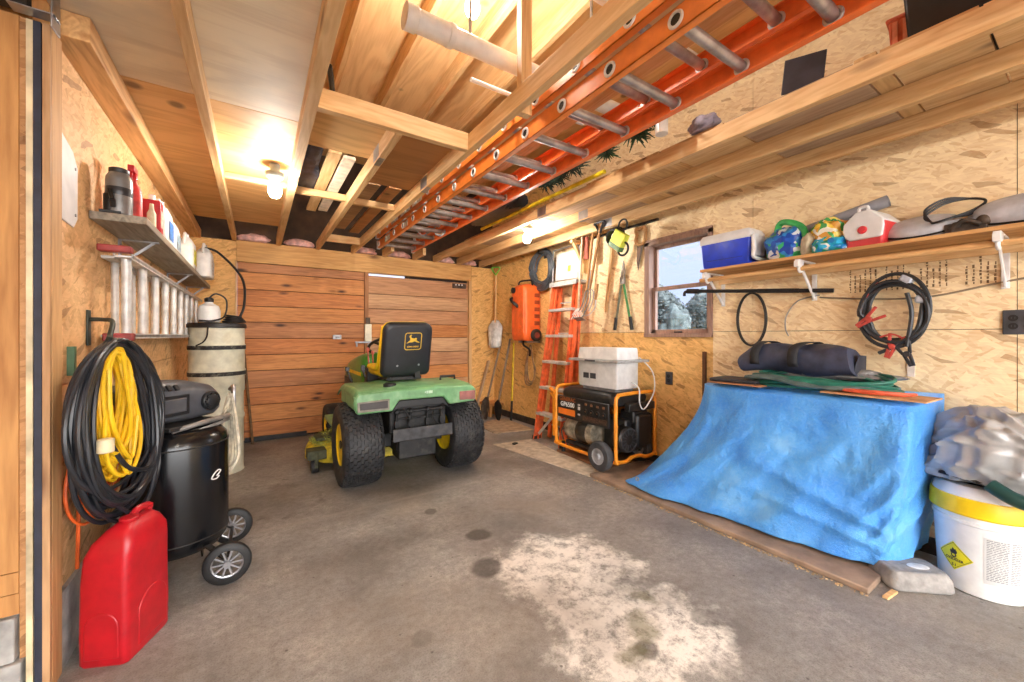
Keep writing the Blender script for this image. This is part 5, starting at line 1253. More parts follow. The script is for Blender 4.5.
b = MB(); b.cyl((0, -.08, .1), (0, .0, .46), .012, n=10); b.build('handle', plain('lopper_green', (74, 146, 84), .4), t)
for y0, y1 in ((.118, .1), (-.1, -.08)): MB().cyl((0, y0, .0), (0, y1, .13), .017, n=12).build('grip', BLACK, t)
b = MB(); b.boxc((0, .015, .5), (.02, .06, .07)); b.prism([(-.02, .0), (.03, .02), (.02, .1), (-.01, .2), (-.03, .1)], -.006, .004, Matrix(((0, 0, 1, 0), (1, 0, 0, .01), (0, 1, 0, .5), (0, 0, 0, 1)))); b.cyl((-.014, .015, .5), (.014, .015, .5), .014); b.build('cutting_head', ALUDIRTY, t, bevel=.002)
t = thing('cable_lock', 'black cable lock in a yellow card sleeve hanging left of the window', 'cable lock', (XH-.005, 2.5, 2.09))
b = MB()
for i in range(4): b.torus((-.012*i+.01, .04+.01*i, .04), .085-.006*i, .0095, Rx(.5) @ Ry(PI/2) @ Matrix.Scale(1, 4), 30, 8)
b.torus((.0, -.04, .13), .05, .0085, Ry(PI/2), 24, 8); b.torus((-.0, -.04, -.09), .06, .01, Ry(PI/2), 24, 8)
b.build('cable', BLACK, t)
M_ = Tr(-.005, .0, .0) @ Rx(.62)
b = MB(); b.box(-.032, .03, -.075, .075, -.055, .075)
for p in b.v: p.xyz = M_ @ p
b.build('card_sleeve', plain('acid_yellow_card', (222, 226, 60), .5, var=.08), t, bevel=.006)
b = MB(); b.box(-.034, .031, -.077, .077, -.09, -.045)
for p in b.v: p.xyz = M_ @ p
b.build('card_band', plain('green_card_band', (66, 110, 60), .5), t, bevel=.004)
t = thing('hand_saw', 'hand saw with wooden handle hung at the top left corner of the window', 'saw', (3.1, 2.49, 2.1))
hd = [(-.05, .1), (-.03, .115), (.02, .1), (.05, .12), (.06, .09), (.045, .05), (.06, .0), (.04, -.04), (-.0, -.05), (-.04, -.03), (-.055, .03)]
hi = [(-.015, .075), (.015, .075), (.025, .04), (.02, .0), (-.005, -.01), (-.025, .02)]
SMx = Matrix(((0, 0, 1, 0), (1, 0, 0, 0), (0, 1, 0, .03), (0, 0, 0, 1)))
b = MB()
b.tube([SMx @ Vector((x, y, 0)) for x, y in hd], .016, 8, closed=True, smooth=2); b.build('saw_handle', HANDLE, t)
MB().prism([(-.03, -.04), (.04, -.05), (.05, -.2), (.03, -.3)], -.001, .001, SMx).build('saw_blade', RUST, t, smooth=False)
b = MB(); b.box(3.095, 3.119, 2.3, 3.15, 2.27, 2.29)
for k in range(6): b.cyl((3.06, 2.35+.15*k, 2.27), (3.1, 2.35+.15*k, 2.28), .005, n=6)
tag(b.build('hook_rail', DARKMETAL), 'dark hook rail high on the wall left of the window', 'rail')

def outlet(name, label, y, z, w_, h, nx):
    t = thing(name, label, 'outlet', (3.12, y, z))
    MB().box(-.012, 0, -w_/2, w_/2, -h/2, h/2).build('face_plate', plain('dark_face_plate', (66, 68, 74), .4), t, bevel=.004)
    for i in range(nx):
        yy = (i-(nx-1)/2)*.048
        for zz in (-.02, .02):
            b = MB().cyl((-.016, yy, zz), (-.01, yy, zz), .016, n=16); s_ = b.build('socket', BLACK, t)
            b = MB(); b.box(-.0168, -.0155, yy-.007, yy-.004, zz-.004, zz+.006).box(-.0168, -.0155, yy+.004, yy+.007, zz-.004, zz+.006); b.build('socket_slot', DKGREY, s_)
    return t
outlet('wall_outlet', 'dark double outlet on the wall above the generator end', 2.19, .82, .07, .115, 1)
outlet('wall_outlet', 'dark grey four socket outlet on the wall at the right edge', .247, 1.268, .115, .12, 2)
tag(MB().box(3.1, 3.119, 2.04, 2.05, .78, .88).box(3.1, 3.119, 1.96, 1.97, .78, .88).build('wire_staple', DARKMETAL), 'thin dark staples right of the low outlet', 'staple') if False else None
tag(MB().box(3.095, 3.119, 1.84, 1.865, .62, 1.07).build('dark_strip', plain('dark_wood_strip', (96, 60, 34), .7), smooth=False), 'dark vertical strip on the wall left of the blue tarp', 'strip')

# ---------------------------------------------------------------- shelf on the right wall
PLS = wood('pine_shelf_board', (214, 164, 104), (176, 122, 66), 1, .8)
t = thing('wall_shelf', 'long pine shelf with white brackets on the right wall', 'shelf', (3.12, .6, 1.685))
MB().box(-.28, -.002, -1.4, 1.13, 0, .02).build('board', PLS, t, smooth=False, bevel=.002)
MB().box(-.022, -.002, -1.4, 1.13, -.075, -.001).build('cleat', LUM[0], t, smooth=False, bevel=.002)
MB().cyl((-.225, -1.4, -.055), (-.225, 1.16, -.055), .0155, n=16).build('hanging_rod', wood('rod_wood', (226, 180, 122), (196, 144, 86), 1, 1.5, knot_amt=0), t)
BRW = plain('white_bracket', (232, 230, 228), .4, var=.03)
for y in (1.1, .49, -.305, -1.1):
    b = MB(); b.box(-.012, -.002, y-.014, y+.014, -.25, -.001); b.box(-.27, -.002, y-.013, y+.013, -.012, -.001)
    b.bar((-.01, y, -.235), (-.225, y, -.03), .024, .009, (0, 1, 0)); b.box(-.285, -.205, y-.013, y+.013, -.05, -.012); b.tube([(-.205, y, -.045), (-.207, y, -.065), (-.225, y, -.078), (-.245, y, -.065), (-.245, y, -.035)], .009, 8, smooth=4)
    b.build('bracket', BRW, t, bevel=.002)
SH = 1.7062
# blue cooler
CB = plain('cooler_blue', (38, 72, 214), .32, var=.06); CW = plain('cooler_white', (226, 226, 226), .4, var=.03)
t = thing('cooler', 'blue cooler with white lid at the window end of the shelf', 'cooler', (2.965, 1.56, SH), -.0)
MB().loft([rr_ring(w_, d_, z, .02, 4) for w_, d_, z in ((.17, .32, 0), (.185, .34, .02), (.2, .365, .19))]).build('cooler_body', CB, t)
MB().loft([rr_ring(w_, d_, z, .02, 4) for w_, d_, z in ((.206, .37, .185), (.215, .38, .195), (.215, .38, .225), (.19, .35, .25), (.15, .3, .253))]).build('lid', CW, t)
MB().box(-.07, .07, -.16, .16, .253, .257).build('lid_panel', CW, t, bevel=.003)
MB().tube([(-.09, -.198, .2), (-.1, -.21, .1), (-.095, -.205, .04), (.095, -.205, .04), (.1, -.21, .1), (.09, -.198, .2)], .014, 8, smooth=4).box(-.085, .085, -.195, -.18, .06, .2).build('end_handle', CW, t, bevel=.006)
MB().box(-.101, -.098, -.13, .13, .055, .06).build('body_crease', plain('cooler_blue_dark', (28, 50, 160), .4), t)

def patchy(name, cols, scale=14, rough=.35, seed=0):
    m = NT(name); v = m.coords(loc=(seed, seed, seed))
    w_ = m.n('ShaderNodeTexNoise'); w_.inputs['Scale'].default_value = 9; m.l(v, w_.inputs['Vector'])
    a_ = m.n('ShaderNodeVectorMath', operation='MULTIPLY_ADD'); m.l(w_.outputs['Color'], a_.inputs[0]); a_.inputs[1].default_value = (.12, .12, .12); m.l(v, a_.inputs[2])
    vo = m.n('ShaderNodeTexVoronoi'); vo.inputs['Scale'].default_value = scale; m.l(a_.outputs[0], vo.inputs['Vector'])
    sp = m.n('ShaderNodeSeparateColor'); m.l(vo.outputs['Color'], sp.inputs[0])
    n_ = len(cols); col = m.ramp(sp.outputs[0], [(i/n_, c) for i, c in enumerate(cols)], 'CONSTANT')
    m.bump(m.noise(v, 22, 4), .5, .01)
    return m.done(col, rough)
bag = crumple('printed_bag', patchy('blue_print', [(36, 92, 196), (60, 150, 224), (30, 70, 170), (220, 226, 230), (70, 190, 120), (44, 120, 200)], 26, .3, 2), 'blue and white printed plastic bag beside the blue cooler', 'bag', (2.98, 1.205, SH), (.1, .115, .13), .22, 3, 0)
tag(MB().tube([(3.0, 1.27, 1.86), (2.99, 1.25, 1.955), (2.97, 1.19, 1.96), (2.955, 1.10, 1.9), (2.95, 1.075, 1.8)], .02, 10, smooth=6).build('green_foam', plain('green_foam_ring', (60, 176, 90), .5)), 'green foam tube arched over the blue printed bag', 'foam tube')
tag(MB().cyl((3.07, 1.5, 1.82), (3.07, .715, 1.985), .034, n=20, caps=False).cyl((3.07, .715, 1.985), (3.07, 1.5, 1.82), .03, n=20, caps=False).build('grey_pipe', plain('grey_pvc', (150, 152, 160), .4, var=.05)), 'grey plastic pipe lying slanted behind the bags on the shelf', 'pipe')
crumple('snack_bag', patchy('snack_print', [(236, 200, 70), (240, 226, 130), (70, 160, 80), (220, 160, 70), (236, 232, 214), (90, 180, 100)], 30, .25, 5), 'yellow and green crumpled snack bag on the shelf', 'bag', (2.97, .96, SH+.07), (.085, .095, .085), .35, 6, .3)
crumple('snack_bag', patchy('blue_green_print', [(40, 130, 200), (30, 160, 130), (226, 226, 220), (50, 170, 210)], 34, .3, 8), 'blue and green crumpled bag below the yellow snack bag', 'bag', (2.95, .95, SH), (.09, .1, .062), .3, 8, 0)
crumple('paper_bag', plain('crumpled_paper', (212, 200, 170), .6, var=.12), 'cream crumpled paper bag on the shelf behind the white bracket', 'bag', (2.94, 1.06, SH), (.05, .04, .085), .3, 11, 0)
t = thing('dark_bottle', 'slim navy bottle standing left of the red and white cooler', 'bottle', (2.93, .84, SH))
MB().lathe([(.02, 0), (.024, .004), (.024, .12), (.012, .15), (.012, .17)], n=18).build('bottle_body', plain('navy_bottle', (58, 70, 130), .3), t)
MB().cyl((0, 0, .17), (0, 0, .185), .014, n=14).build('cap', WHITEP, t)
# red and white cooler
t = thing('small_cooler', 'small red cooler with white peaked lid on the shelf', 'cooler', (2.975, .765, SH), -.15)
CR = plain('cooler_red', (214, 58, 62), .38, var=.05)
SCL = Matrix.Scale(.86, 4); pent = [(-.098, .0), (.098, .0), (.112, .11), (.105, .165), (.035, .232), (-.035, .232), (-.105, .165), (-.112, .11)]
PM = SCL @ Matrix(((0, 0, 1, 0), (1, 0, 0, 0), (0, 1, 0, 0), (0, 0, 0, 1)))
MB().prism([(-.095, .0), (.095, .0), (.11, .11), (.104, .163), (.034, .226), (-.034, .226), (-.104, .163), (-.11, .11)], -.1, .12, PM).build('cooler_body', CR, t, bevel=.012)
MB().prism([(-.102, .055), (-.085, .05), (.07, .05), (.1, .075), (.112, .12), (.107, .168), (.04, .236), (-.04, .236), (-.107, .168), (-.112, .12)], -.115, -.098, PM).build('lid_front', CW, t, bevel=.008)
MB().prism([(.11, .16), (.04, .236), (-.04, .236), (-.11, .16), (-.105, .15), (-.03, .215), (.03, .215), (.105, .15)], -.112, .13, PM).build('lid', CW, t, bevel=.004)
MB().tube([(-.086, -.022, .2), (-.086, -.017, .224), (-.086, .017, .224), (-.086, .022, .2)], .009, 8, smooth=3).build('carry_handle', CW, t)
MB().cyl((-.106, -.0, .095), (-.094, -.0, .095), .022, n=24).build('lid_button', plain('red_button', (206, 50, 60), .4), t, bevel=.003)
# grey twin-lobed housing with cable
t = thing('plastic_housing', 'dusty grey oval plastic housings with dark fittings at the right end of the shelf', 'equipment', (2.98, .4, SH))
GP = plain('dusty_grey_plastic', (184, 186, 192), .5, var=.08, dirt=(196, 194, 190), dirt_amt=.4)
for y, l_, h_, nm in ((.17, .15, .075, 'near'), (-.20, .2, .1, 'far')):
    b = MB(); rings = []
    for k, z in ((.9, 0.0), (1, .012), (1.02, .03), (1, h_*.55), (.9, h_*.8), (.7, h_*.95), (.4, h_)):
        rings.append([(.105*k*math.cos(2*PI*i/36), y+l_*k*math.sin(2*PI*i/36), z) for i in range(36)])
    TL = Tr(-.05, 0, .0) @ Ry(math.radians(-32)) @ Tr(.09, 0, .0)
    b.loft([[TL @ Vector(p) for p in rg] for rg in rings]); b.build('oval_shell', GP, t)
    b = MB(); b.loft([[TL @ Vector((.109*math.cos(2*PI*i/36), y+l_*1.035*math.sin(2*PI*i/36), z)) for i in range(36)] for z in (.022, .032)]); b.build('shell_rim', BLACK, t)
b = MB(); b.boxc((-.02, .0, .03), (.1, .14, .05)); b.tube([(-.07, .05, .02), (-.08, .0, .06), (-.07, -.05, .03)], .012, 8, smooth=5); b.ell((-.05, -.06, .05), (.03, .03, .03)); b.ell((-.06, .03, .04), (.022, .022, .022)); b.build('dark_fitting', RUST, t, bevel=.004)
b = MB()
for i in range(3): b.tube([(2.93, .52, 1.79), (2.95, .545, 1.83+.015*i), (2.99, .48, 1.885+.012*i), (3.02, .40, 1.895), (3.0, .345, 1.865), (2.95, .38, 1.82-.008*i), (2.9, .44, 1.79), (2.88, .49, 1.775)], .0055, 6, closed=True, smooth=8)
tag(b.build('black_cable', BLACK), 'loop of black cable lying over the grey oval housings', 'cable')

# wall below the shelf
t = thing('black_pole', 'black pole with hooked end hung under the shelf across the window', 'pole', (2.93, 1.86, 1.56))
MB().cyl((0, 0, 0), (.165, -.88, -.068), .0135, n=12).build('pole', BLACK, t)
MB().cyl((-.005, .03, .003), (.01, -.06, -.005), .02, n=12).tube([(-.005, .03, .0), (-.008, .05, -.005), (-.006, .055, -.035)], .012, 8, smooth=3).build('hooked_end', BLACK, t)
MB().cyl((.086, -.46, -.036), (.13, -.7, -.054), .0155, n=12).build('grip', BLACKRUB, t)
b = MB()
for i in range(2): b.tube([(3.1-.01*i, 1.477+.1*math.sin(a)+.004*i, 1.325+.195*math.cos(a)) for a in [2*PI*k/20 for k in range(20)]], .006, 7, closed=True, smooth=3)
tag(b.build('cable_loop', BLACK), 'oval loop of thin black cable hanging below the shelf', 'cable')
tag(MB().tube([(3.11, 1.06, 1.47), (3.1, 1.18, 1.44), (3.1, 1.25, 1.34), (3.1, 1.255, 1.25), (3.11, 1.24, 1.2)], .0045, 6, smooth=8).build('grey_wire', plain('grey_wire', (150, 146, 140), .5)), 'short curved grey wire hanging left of the jumper cables', 'wire')
tag(MB().tube([(3.11, 1.06, 1.455), (3.112, .86, 1.43), (3.112, .66, 1.415), (3.112, .5, 1.425), (3.112, .25, 1.478), (3.112, -.3, 1.56), (3.112, -1.2, 1.62)], .0055, 6, smooth=6).build('house_cable', plain('tan_cable', (146, 128, 104), .5)), 'tan house cable stapled along the wall below the shelf', 'cable')
JB = plain('jumper_black', (40, 42, 46), .42, var=.12)
t = thing('jumper_cables', 'coiled black jumper cables with red clamps hung on the right wall', 'jumper cables', (3.08, .69, 1.34))
b = wall_coil((-.01, 0, 0), .145, .205, 7, .0105, .22, 21, .05); b.tube([(-.04, -.12, .04), (-.05, -.1, -.1), (-.05, -.02, -.19), (-.04, .06, -.24)], .0105, 7, smooth=6); b.tube([(-.05, -.06, .1), (-.055, -.08, -.02), (-.055, -.06, -.2)], .0105, 7, smooth=6)
b.build('cable', JB, t)
JR = plain('clamp_red', (184, 70, 60), .42, var=.06)
def clamp(p, d, mat, par):
    d = Vector(d).normalized(); p = Vector(p); u = d.cross(Vector((1, 0, 0))).normalized()
    b = MB(); b.bar(p+u*.012, p+d*.07+u*.006, .016, .012, (1, 0, 0)); b.bar(p-u*.012, p+d*.07-u*.006, .016, .012, (1, 0, 0)); b.bar(p+u*.014, p-d*.07+u*.034, .016, .01, (1, 0, 0)); b.bar(p-u*.014, p-d*.07-u*.034, .016, .01, (1, 0, 0)); b.cyl(p+Vector((-.012, 0, 0)), p+Vector((.012, 0, 0)), .016)
    return b.build('clamp', mat, par, bevel=.003)
clamp((-.06, .1, -.04), (0, .75, -.6), JR, t); clamp((-.05, -.0, -.2), (0, .35, -1), JR, t); clamp((-.055, -.06, -.24), (0, -.35, -1), JB, t)
for P_ in ([(-.05, .06, -.15), (-.055, .0, -.13), (-.05, -.04, -.15)], [(-.05, .13, .02), (-.055, .1, .12), (-.05, .06, .17)]): MB().tube(P_, .0055, 6, smooth=5).build('red_lead', JR, t)
for y, z, a in ((-.055, .175, .6), (-.12, .06, .15)): 
    MB().boxc((-.03, y, z), (.055, .06, .045), Rx(a)).build('tape_wrap', plain('silver_tape', (186, 192, 204), .35, .2), t, bevel=.012)
tag(MB().box(3.111, 3.119, .615, .645, .97, 1.07).build('metal_strap', plain('white_strap', (224, 210, 196), .5), smooth=False), 'short pale perforated strap on the wall below the jumper cables', 'strap')

# ---------------------------------------------------------------- blue tarp over the bench
def tarp_mat():
    m = NT('blue_tarpaulin'); v = m.coords()
    n = m.noise(v, 3.2, 5, .6); n2 = m.noise(v, 70, 5, .7)
    col = m.ramp(n, [(.3, (56, 142, 242)), (.55, (88, 170, 248)), (.75, (132, 198, 252))])
    col = m.mix(m.ramp(n2, [(.45, (0, 0, 0, 1)), (.75, (.3,)*3 + (1,))]), col, (150, 200, 250))
    h1 = m.n('ShaderNodeTexNoise'); h1.noise_type = 'RIDGED_MULTIFRACTAL'; h1.inputs['Scale'].default_value = 4.5; h1.inputs['Detail'].default_value = 4; m.l(v, h1.inputs['Vector'])
    h3 = m.n('ShaderNodeTexNoise'); h3.noise_type = 'RIDGED_MULTIFRACTAL'; h3.inputs['Scale'].default_value = 17; h3.inputs['Detail'].default_value = 3; m.l(v, h3.inputs['Vector'])
    h = m.math('ADD', m.math('MULTIPLY', h1.outputs['Fac'], .5), m.math('ADD', m.math('MULTIPLY', n2, .3), m.math('MULTIPLY', h3.outputs['Fac'], .25)))
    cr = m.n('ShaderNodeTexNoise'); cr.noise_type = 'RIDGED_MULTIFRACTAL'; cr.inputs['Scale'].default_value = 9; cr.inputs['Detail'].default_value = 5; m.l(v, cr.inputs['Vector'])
    col = m.mix(m.ramp(cr.outputs['Fac'], [(.62, (0, 0, 0, 1)), (.95, (.35,)*3 + (1,))]), col, (150, 200, 250))  # pale crease wear that also paints in wrinkle highlights
    m.bump(h, 1.0, .03)
    return m.done(col, .34)
TP = [(3.10, 1.60, .87), (2.75, 1.60, .865), (2.635, 1.54, .855), (2.60, 1.2, .85), (2.60, .86, .855), (2.62, .60, .86), (2.70, .52, .865), (3.1, .5, .89)]
BP = [(3.10, 1.95, .04), (2.78, 2.13, .04), (2.45, 2.12, .042), (2.46, 1.62, .044), (2.49, 1.15, .046), (2.56, .74, .05), (2.66, .60, .06), (3.1, .56, .06)]
def along(P, s):
    x = s*(len(P)-1); i = min(int(x), len(P)-2); f = x-i
    a, b_, c, d = (Vector(P[max(i-1, 0)]), Vector(P[i]), Vector(P[i+1]), Vector(P[min(i+2, len(P)-1)]))
    return 0.5*((2*b_)+(c-a)*f+(2*a-5*b_+4*c-d)*f*f+(3*b_-a-3*c+d)*f**3)
def tarp_fn(s, t_):
    T_, B_ = along(TP, s), along(BP, s)
    e = t_**(1.35+1.3*max(0, 1-abs(s-.3)/.16))
    p = Vector((T_.x+(B_.x-T_.x)*e, T_.y+(B_.y-T_.y)*e, T_.z+(B_.z-T_.z)*t_))
    d = along(BP, min(1, s+.02))-along(BP, max(0, s-.02)); nrm = Vector((d.y, -d.x, 0)).normalized()
    if nrm.x > 0 and .1 < s < .9: nrm = -nrm
    cx = Vector((3.0, 1.1, 0)); o_ = Vector((p.x, p.y, 0))-cx
    if nrm.dot(o_) < 0: nrm = -nrm
    amp = .006+.04*t_*(1-.35*t_)
    f = math.sin(s*34+1.3*math.sin(s*9)+t_*1.1)*.5+.5*math.sin(s*61+2.0+1.7*t_)
    f2 = noise.noise(Vector((s*6, t_*1.6, 3.3)))*.02*min(1, t_*3)+(.2-abs(noise.noise(Vector((s*16+t_*3.5, t_*2.2-s*6, 8.1)))))*.03*min(1, t_*2)+(.2-abs(noise.noise(Vector((s*34-t_*7, t_*7+s*9, 2.1)))))*.007
    win = math.sin(PI*max(0, min(1, (s-.46)/.42)))**.8; bul = .05*math.exp(-((s-.77)/.07)**2)*math.sin(PI*min(1, t_*1.25))
    dia = .022*math.exp(-((t_-(.55+.9*(s-.52)))/.045)**2)*win+.016*math.exp(-((t_-(.72+.6*(s-.5)))/.035)**2)*win
    p += nrm*(f*amp*(1.0 if s < .5 else .45)+f2+bul+dia)*min(1, t_*8)
    p.z = max(p.z, .04)
    return p
b = MB(); b.grid(tarp_fn, 190, 84)
# top panel
ring = [tarp_fn(i/190, 0) for i in range(191)]
cen = Vector((2.98, 1.02, .875)); n0 = len(b.v); b.v += [r_.lerp(cen, .55)+Vector((0, 0, .006)) for r_ in ring]+[cen]
for i in range(190):
    b.f.append((i, i+1, n0+i+1, n0+i)); b.m.append(0); b.f.append((n0+i, n0+i+1, n0+191)); b.m.append(0)
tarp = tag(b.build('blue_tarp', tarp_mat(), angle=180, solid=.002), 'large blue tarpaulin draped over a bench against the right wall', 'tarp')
for p, nrm in ((tarp_fn(.30, .95), None),):
    b = MB().torus((p.x-.004, p.y, p.z+.01), .013, .004, Ry(PI/2), 18, 6); b.build('grommet', STEEL, tarp)
bn = 0 and thing('bench', 'bench hidden under the blue tarpaulin', 'bench', (2.87, 1.02, PZ))
# things on top
TZ = .889
tag(MB().boxc((2.72, 1.37, TZ-.004), (.24, .34, .006), Rz(.06)).build('cardboard_sheet', plain('brown_card', (168, 120, 84), .8), smooth=False), 'brown cardboard sheet under the dark folded mat on the tarp', 'cardboard')
tag(MB().boxc((2.77, 1.40, TZ+.012), (.24, .3, .022), Rz(.06)).build('folded_mat', plain('charcoal_mat', (50, 50, 56), .55), bevel=.008), 'flat charcoal mat at the left end of the tarp top', 'mat')
tag(MB().boxc((2.74, .68, TZ+.0), (.24, .42, .008), Rz(-.05)).build('cardboard_sheet', plain('tan_card', (202, 152, 108), .8), smooth=False), 'tan cardboard sheet at the right end of the tarp top', 'cardboard')
crumple('grey_sack', plain('grey_sack_cloth', (132, 130, 128), .6, var=.25), 'flat grey sack under the green hose on the tarp', 'sack', (2.98, .95, TZ+.05), (.12, .30, .04), .25, 15, 0)
b = MB(); rr_ = random.Random(6)
for i in range(9):
    a_, b_ = .19*(1-.05*i*rr_.random()), .36*(1-.04*i*rr_.random()); oz = .014+.012*(i % 5); ox, oy = rr_.uniform(-.02, .02), rr_.uniform(-.03, .03)
    b.tube([(2.83+ox+a_*math.cos(q)*(.85), .98+oy+b_*math.sin(q), TZ+oz+.012*math.sin(2*q+i)+.03*max(0, math.cos(q))) for q in [2*PI*k/24 for k in range(24)]], .0095, 7, closed=True, smooth=2)
tag(b.build('green_hose', plain('hose_green', (40, 108, 92), .38, var=.15)), 'coil of dark green hose lying on the blue tarp', 'hose')
b = MB()
for i in range(3): b.tube([(2.68+.02*i, 1.32, TZ+.045), (2.66+.015*i, 1.15, TZ+.05+.006*i), (2.655, .98-.04*i, TZ+.022), (2.70, .75, TZ+.03), (2.85, .62+.03*i, TZ+.03)], .010, 7, smooth=8)
tag(b.build('grey_hose', plain('grey_green_hose', (88, 106, 104), .4)), 'grey green hose strands along the front of the green coil', 'hose')
t = thing('red_tool', 'red orange curved handle lying on the tan cardboard', 'tool', (2.68, .70, TZ+.005))
MB().tube([(-.0, .12, .012), (-.03, .06, .016), (-.03, -.04, .016), (.02, -.12, .012), (.08, -.16, .012)], lambda q: .007+.005*math.sin(q*PI), 8, smooth=8).build('tool_handle', plain('red_orange_plastic', (216, 92, 60), .45), t)
# navy folded bag
def fold_bag():
    t = thing('navy_bag', 'folded navy fabric bag with black straps on top of the tarp', 'bag', (2.95, 1.13, TZ+.075))
    b = MB(); rings = []
    for j in range(25):
        v = j/24; y = .31-.62*v; ring = []
        w_ = .135*(1-.25*max(0, .25-v)*4*.5) ; h = .125+.035*math.sin(v*3.0)-.05*max(0, .15-v)*5
        for i in range(28):
            a = 2*PI*i/28; ca, sa = math.cos(a), math.sin(a)
            x = math.copysign(abs(ca)**.7, ca)*w_; z = math.copysign(abs(sa)**.8, sa)*h*.62+h*.55
            k = 1+.1*noise.noise(Vector((ca*1.5, sa*1.5, v*5)))
            ring.append((x*k+.02*math.sin(v*5), y+.02*sa, z*k+.012*math.sin(v*9+ca*2)))
        rings.append(ring)
    b.loft(rings); b.build('bag_body', plain('navy_fabric', (58, 64, 86), .6, var=.15, bump=.2), t)
    for yy in (.17, -.06):
        b = MB(); pts = []
        v = (.31-yy)/.62; h = .125+.035*math.sin(v*3.0)
        for i in range(15):
            a = PI*1.12-PI*1.05*i/14*.98
            ca, sa = math.cos(a), math.sin(a)
            x = math.copysign(abs(ca)**.7, ca)*.14; z = math.copysign(abs(sa)**.8, sa)*h*.64+h*.56
            pts.append((x*1.06+.02*math.sin(v*5), yy-.03*ca, z*1.06+.012*math.sin(v*9+ca*2)))
        vs = [(p[0], p[1]+s_*.028, p[2]+.002) for s_ in (-1, 1) for p in pts]; n = len(pts)
        b.add(vs, [(i, i+1, n+i+1, n+i) for i in range(n-1)]); b.build('strap', plain('black_webbing', (36, 36, 40), .7), t, solid=.004)
    b = MB(); b.loft([[(x, y, z) for x, y, z in ((-.11, -.315, .01), (.1, -.315, .01), (.11, -.32, .12), (-.05, -.325, .13))], [(x*.7, y-.02, z) for x, y, z in ((-.1, -.31, .02), (.09, -.31, .02), (.1, -.31, .11), (-.04, -.315, .11))]]); b.build('end_flap', plain('dark_navy_fabric', (40, 44, 58), .6), t, bevel=.01)
    return t
fold_bag()

# ---------------------------------------------------------------- bucket, silver tarp, stone block
t = thing('plastic_bucket', 'white plastic bucket with yellow rim and hazard label at the right edge', 'bucket', (2.905, .345, 0))
BW = plain('bucket_white', (232, 232, 230), .38, var=.03)
MB().lathe([(.13, .0), (.142, .006), (.144, .02), (.159, .325), (.165, .33), (.165, .342), (.16, .346), (.16, .38)], n=64).build('bucket_body', BW, t)
MB().lathe([(.16, .366), (.171, .368), (.175, .375), (.172, .44), (.169, .449), (.16, .452)], n=40).build('yellow_rim', plain('rim_yellow', (250, 208, 20), .4, var=.04), t, angle=20)
MB().lathe([(.164, .45), (.158, .475), (.14, .498), (.05, .5), (.01, .5)], n=48).build('lid', BW, t)
def bend(o, a0, z0, r0, k):                       # wrap flat lettering round the tapered side
    for v in o.data.vertices:
        a = a0+v.co.x/r0; z = z0+v.co.y; r = .1442+(z-.02)/.305*.0152+.0008+v.co.z
        v.co = (r*math.cos(a), r*math.sin(a), z)
    return o
def flat(fn, nm, mat, par, a0, z0): 
    b = MB(); fn(b); o = b.build(nm, mat, par, smooth=False); return bend(o, a0, z0, .153, 0)
def quadgrid(b, poly_fn, n=10):
    pass
A1 = math.radians(152); HZ = plain('hazard_yellow', (232, 222, 30), .45, var=.03); INK = plain('label_ink', (40, 40, 38), .6)
def diamond(b, s, z):
    n = 10
    vs = []; fs = []
    for j in range(n+1):
        for i in range(n+1):
            u, v = i/n-.5, j/n-.5; vs.append(((u-v)*s, (u+v)*s, z))
    for j in range(n):
        for i in range(n): a = j*(n+1)+i; fs.append((a, a+1, a+n+2, a+n+1))
    b.add(vs, fs)
dm = flat(lambda b: diamond(b, .068, 0), 'hazard_label', HZ, t, A1, .16)
def ring_line(b):
    for k in range(4):
        a, c = PI/2*k, PI/2*(k+1); p, q = Vector((.061*math.cos(a), .061*math.sin(a), .0004)), Vector((.061*math.cos(c), .061*math.sin(c), .0004))
        for i in range(5): b.bar(p.lerp(q, i/5), p.lerp(q, (i+1)/5), .0014, .0006)
flat(ring_line, 'label_border', INK, dm, A1, .16)
fl = [(-.013, .012), (-.015, .02), (-.011, .03), (-.008, .025), (-.003, .042), (.004, .032), (.007, .037), (.014, .024), (.013, .014), (.006, .010), (-.006, .010)]
flat(lambda b: b.prism([(x*.95, y*.9+.0) for x, y in fl], 0, .0006), 'flame_symbol', INK, dm, A1, .16)
flat(lambda b: b.torus((0, .0035, .0004), .0085, .0022, None, 20, 5), 'flame_symbol', INK, dm, A1, .16)
flat(lambda b: b.bar((-.014, -.0085, .0004), (.014, -.0085, .0004), .0025, .0005), 'flame_symbol', INK, dm, A1, .16)
for s_, z_, y_ in (('OXIDIZER', .0155, -.018), ('5.1', .016, -.043)):
    o = text(s_, z_, Tr(0, y_, .0004), INK, 'label_lettering', dm, bold=.0003); bend(o, A1, .16, .153, 0)
A2 = math.radians(212)
def lab(b):
    n = 12
    vs = [((i/n-.5)*.125, (j-.5)*.21, 0) for j in (0, 1) for i in range(n+1)]
    b.add(vs, [(i, i+1, n+2+i, n+1+i) for i in range(n)])
lb = flat(lab, 'text_label', plain('label_grey', (206, 206, 204), .5, var=.02), t, A2, .185)
def lines(b):
    r2 = random.Random(2)
    for j in range(24):
        y = .094-.0078*j
        for x0_, x1_ in ((-.055, .012), (.02, .055)):
            x = x0_
            while x < x1_-.003:
                w_ = min(r2.uniform(.006, .018), x1_-x)
                b.add([(x, y, .0004), (x+w_, y, .0004), (x+w_, y+.0036, .0004), (x, y+.0036, .0004)], [(0, 1, 2, 3)]); x += w_+.0025
flat(lines, 'label_print', plain('small_print', (128, 130, 132), .6), lb, A2, .185)
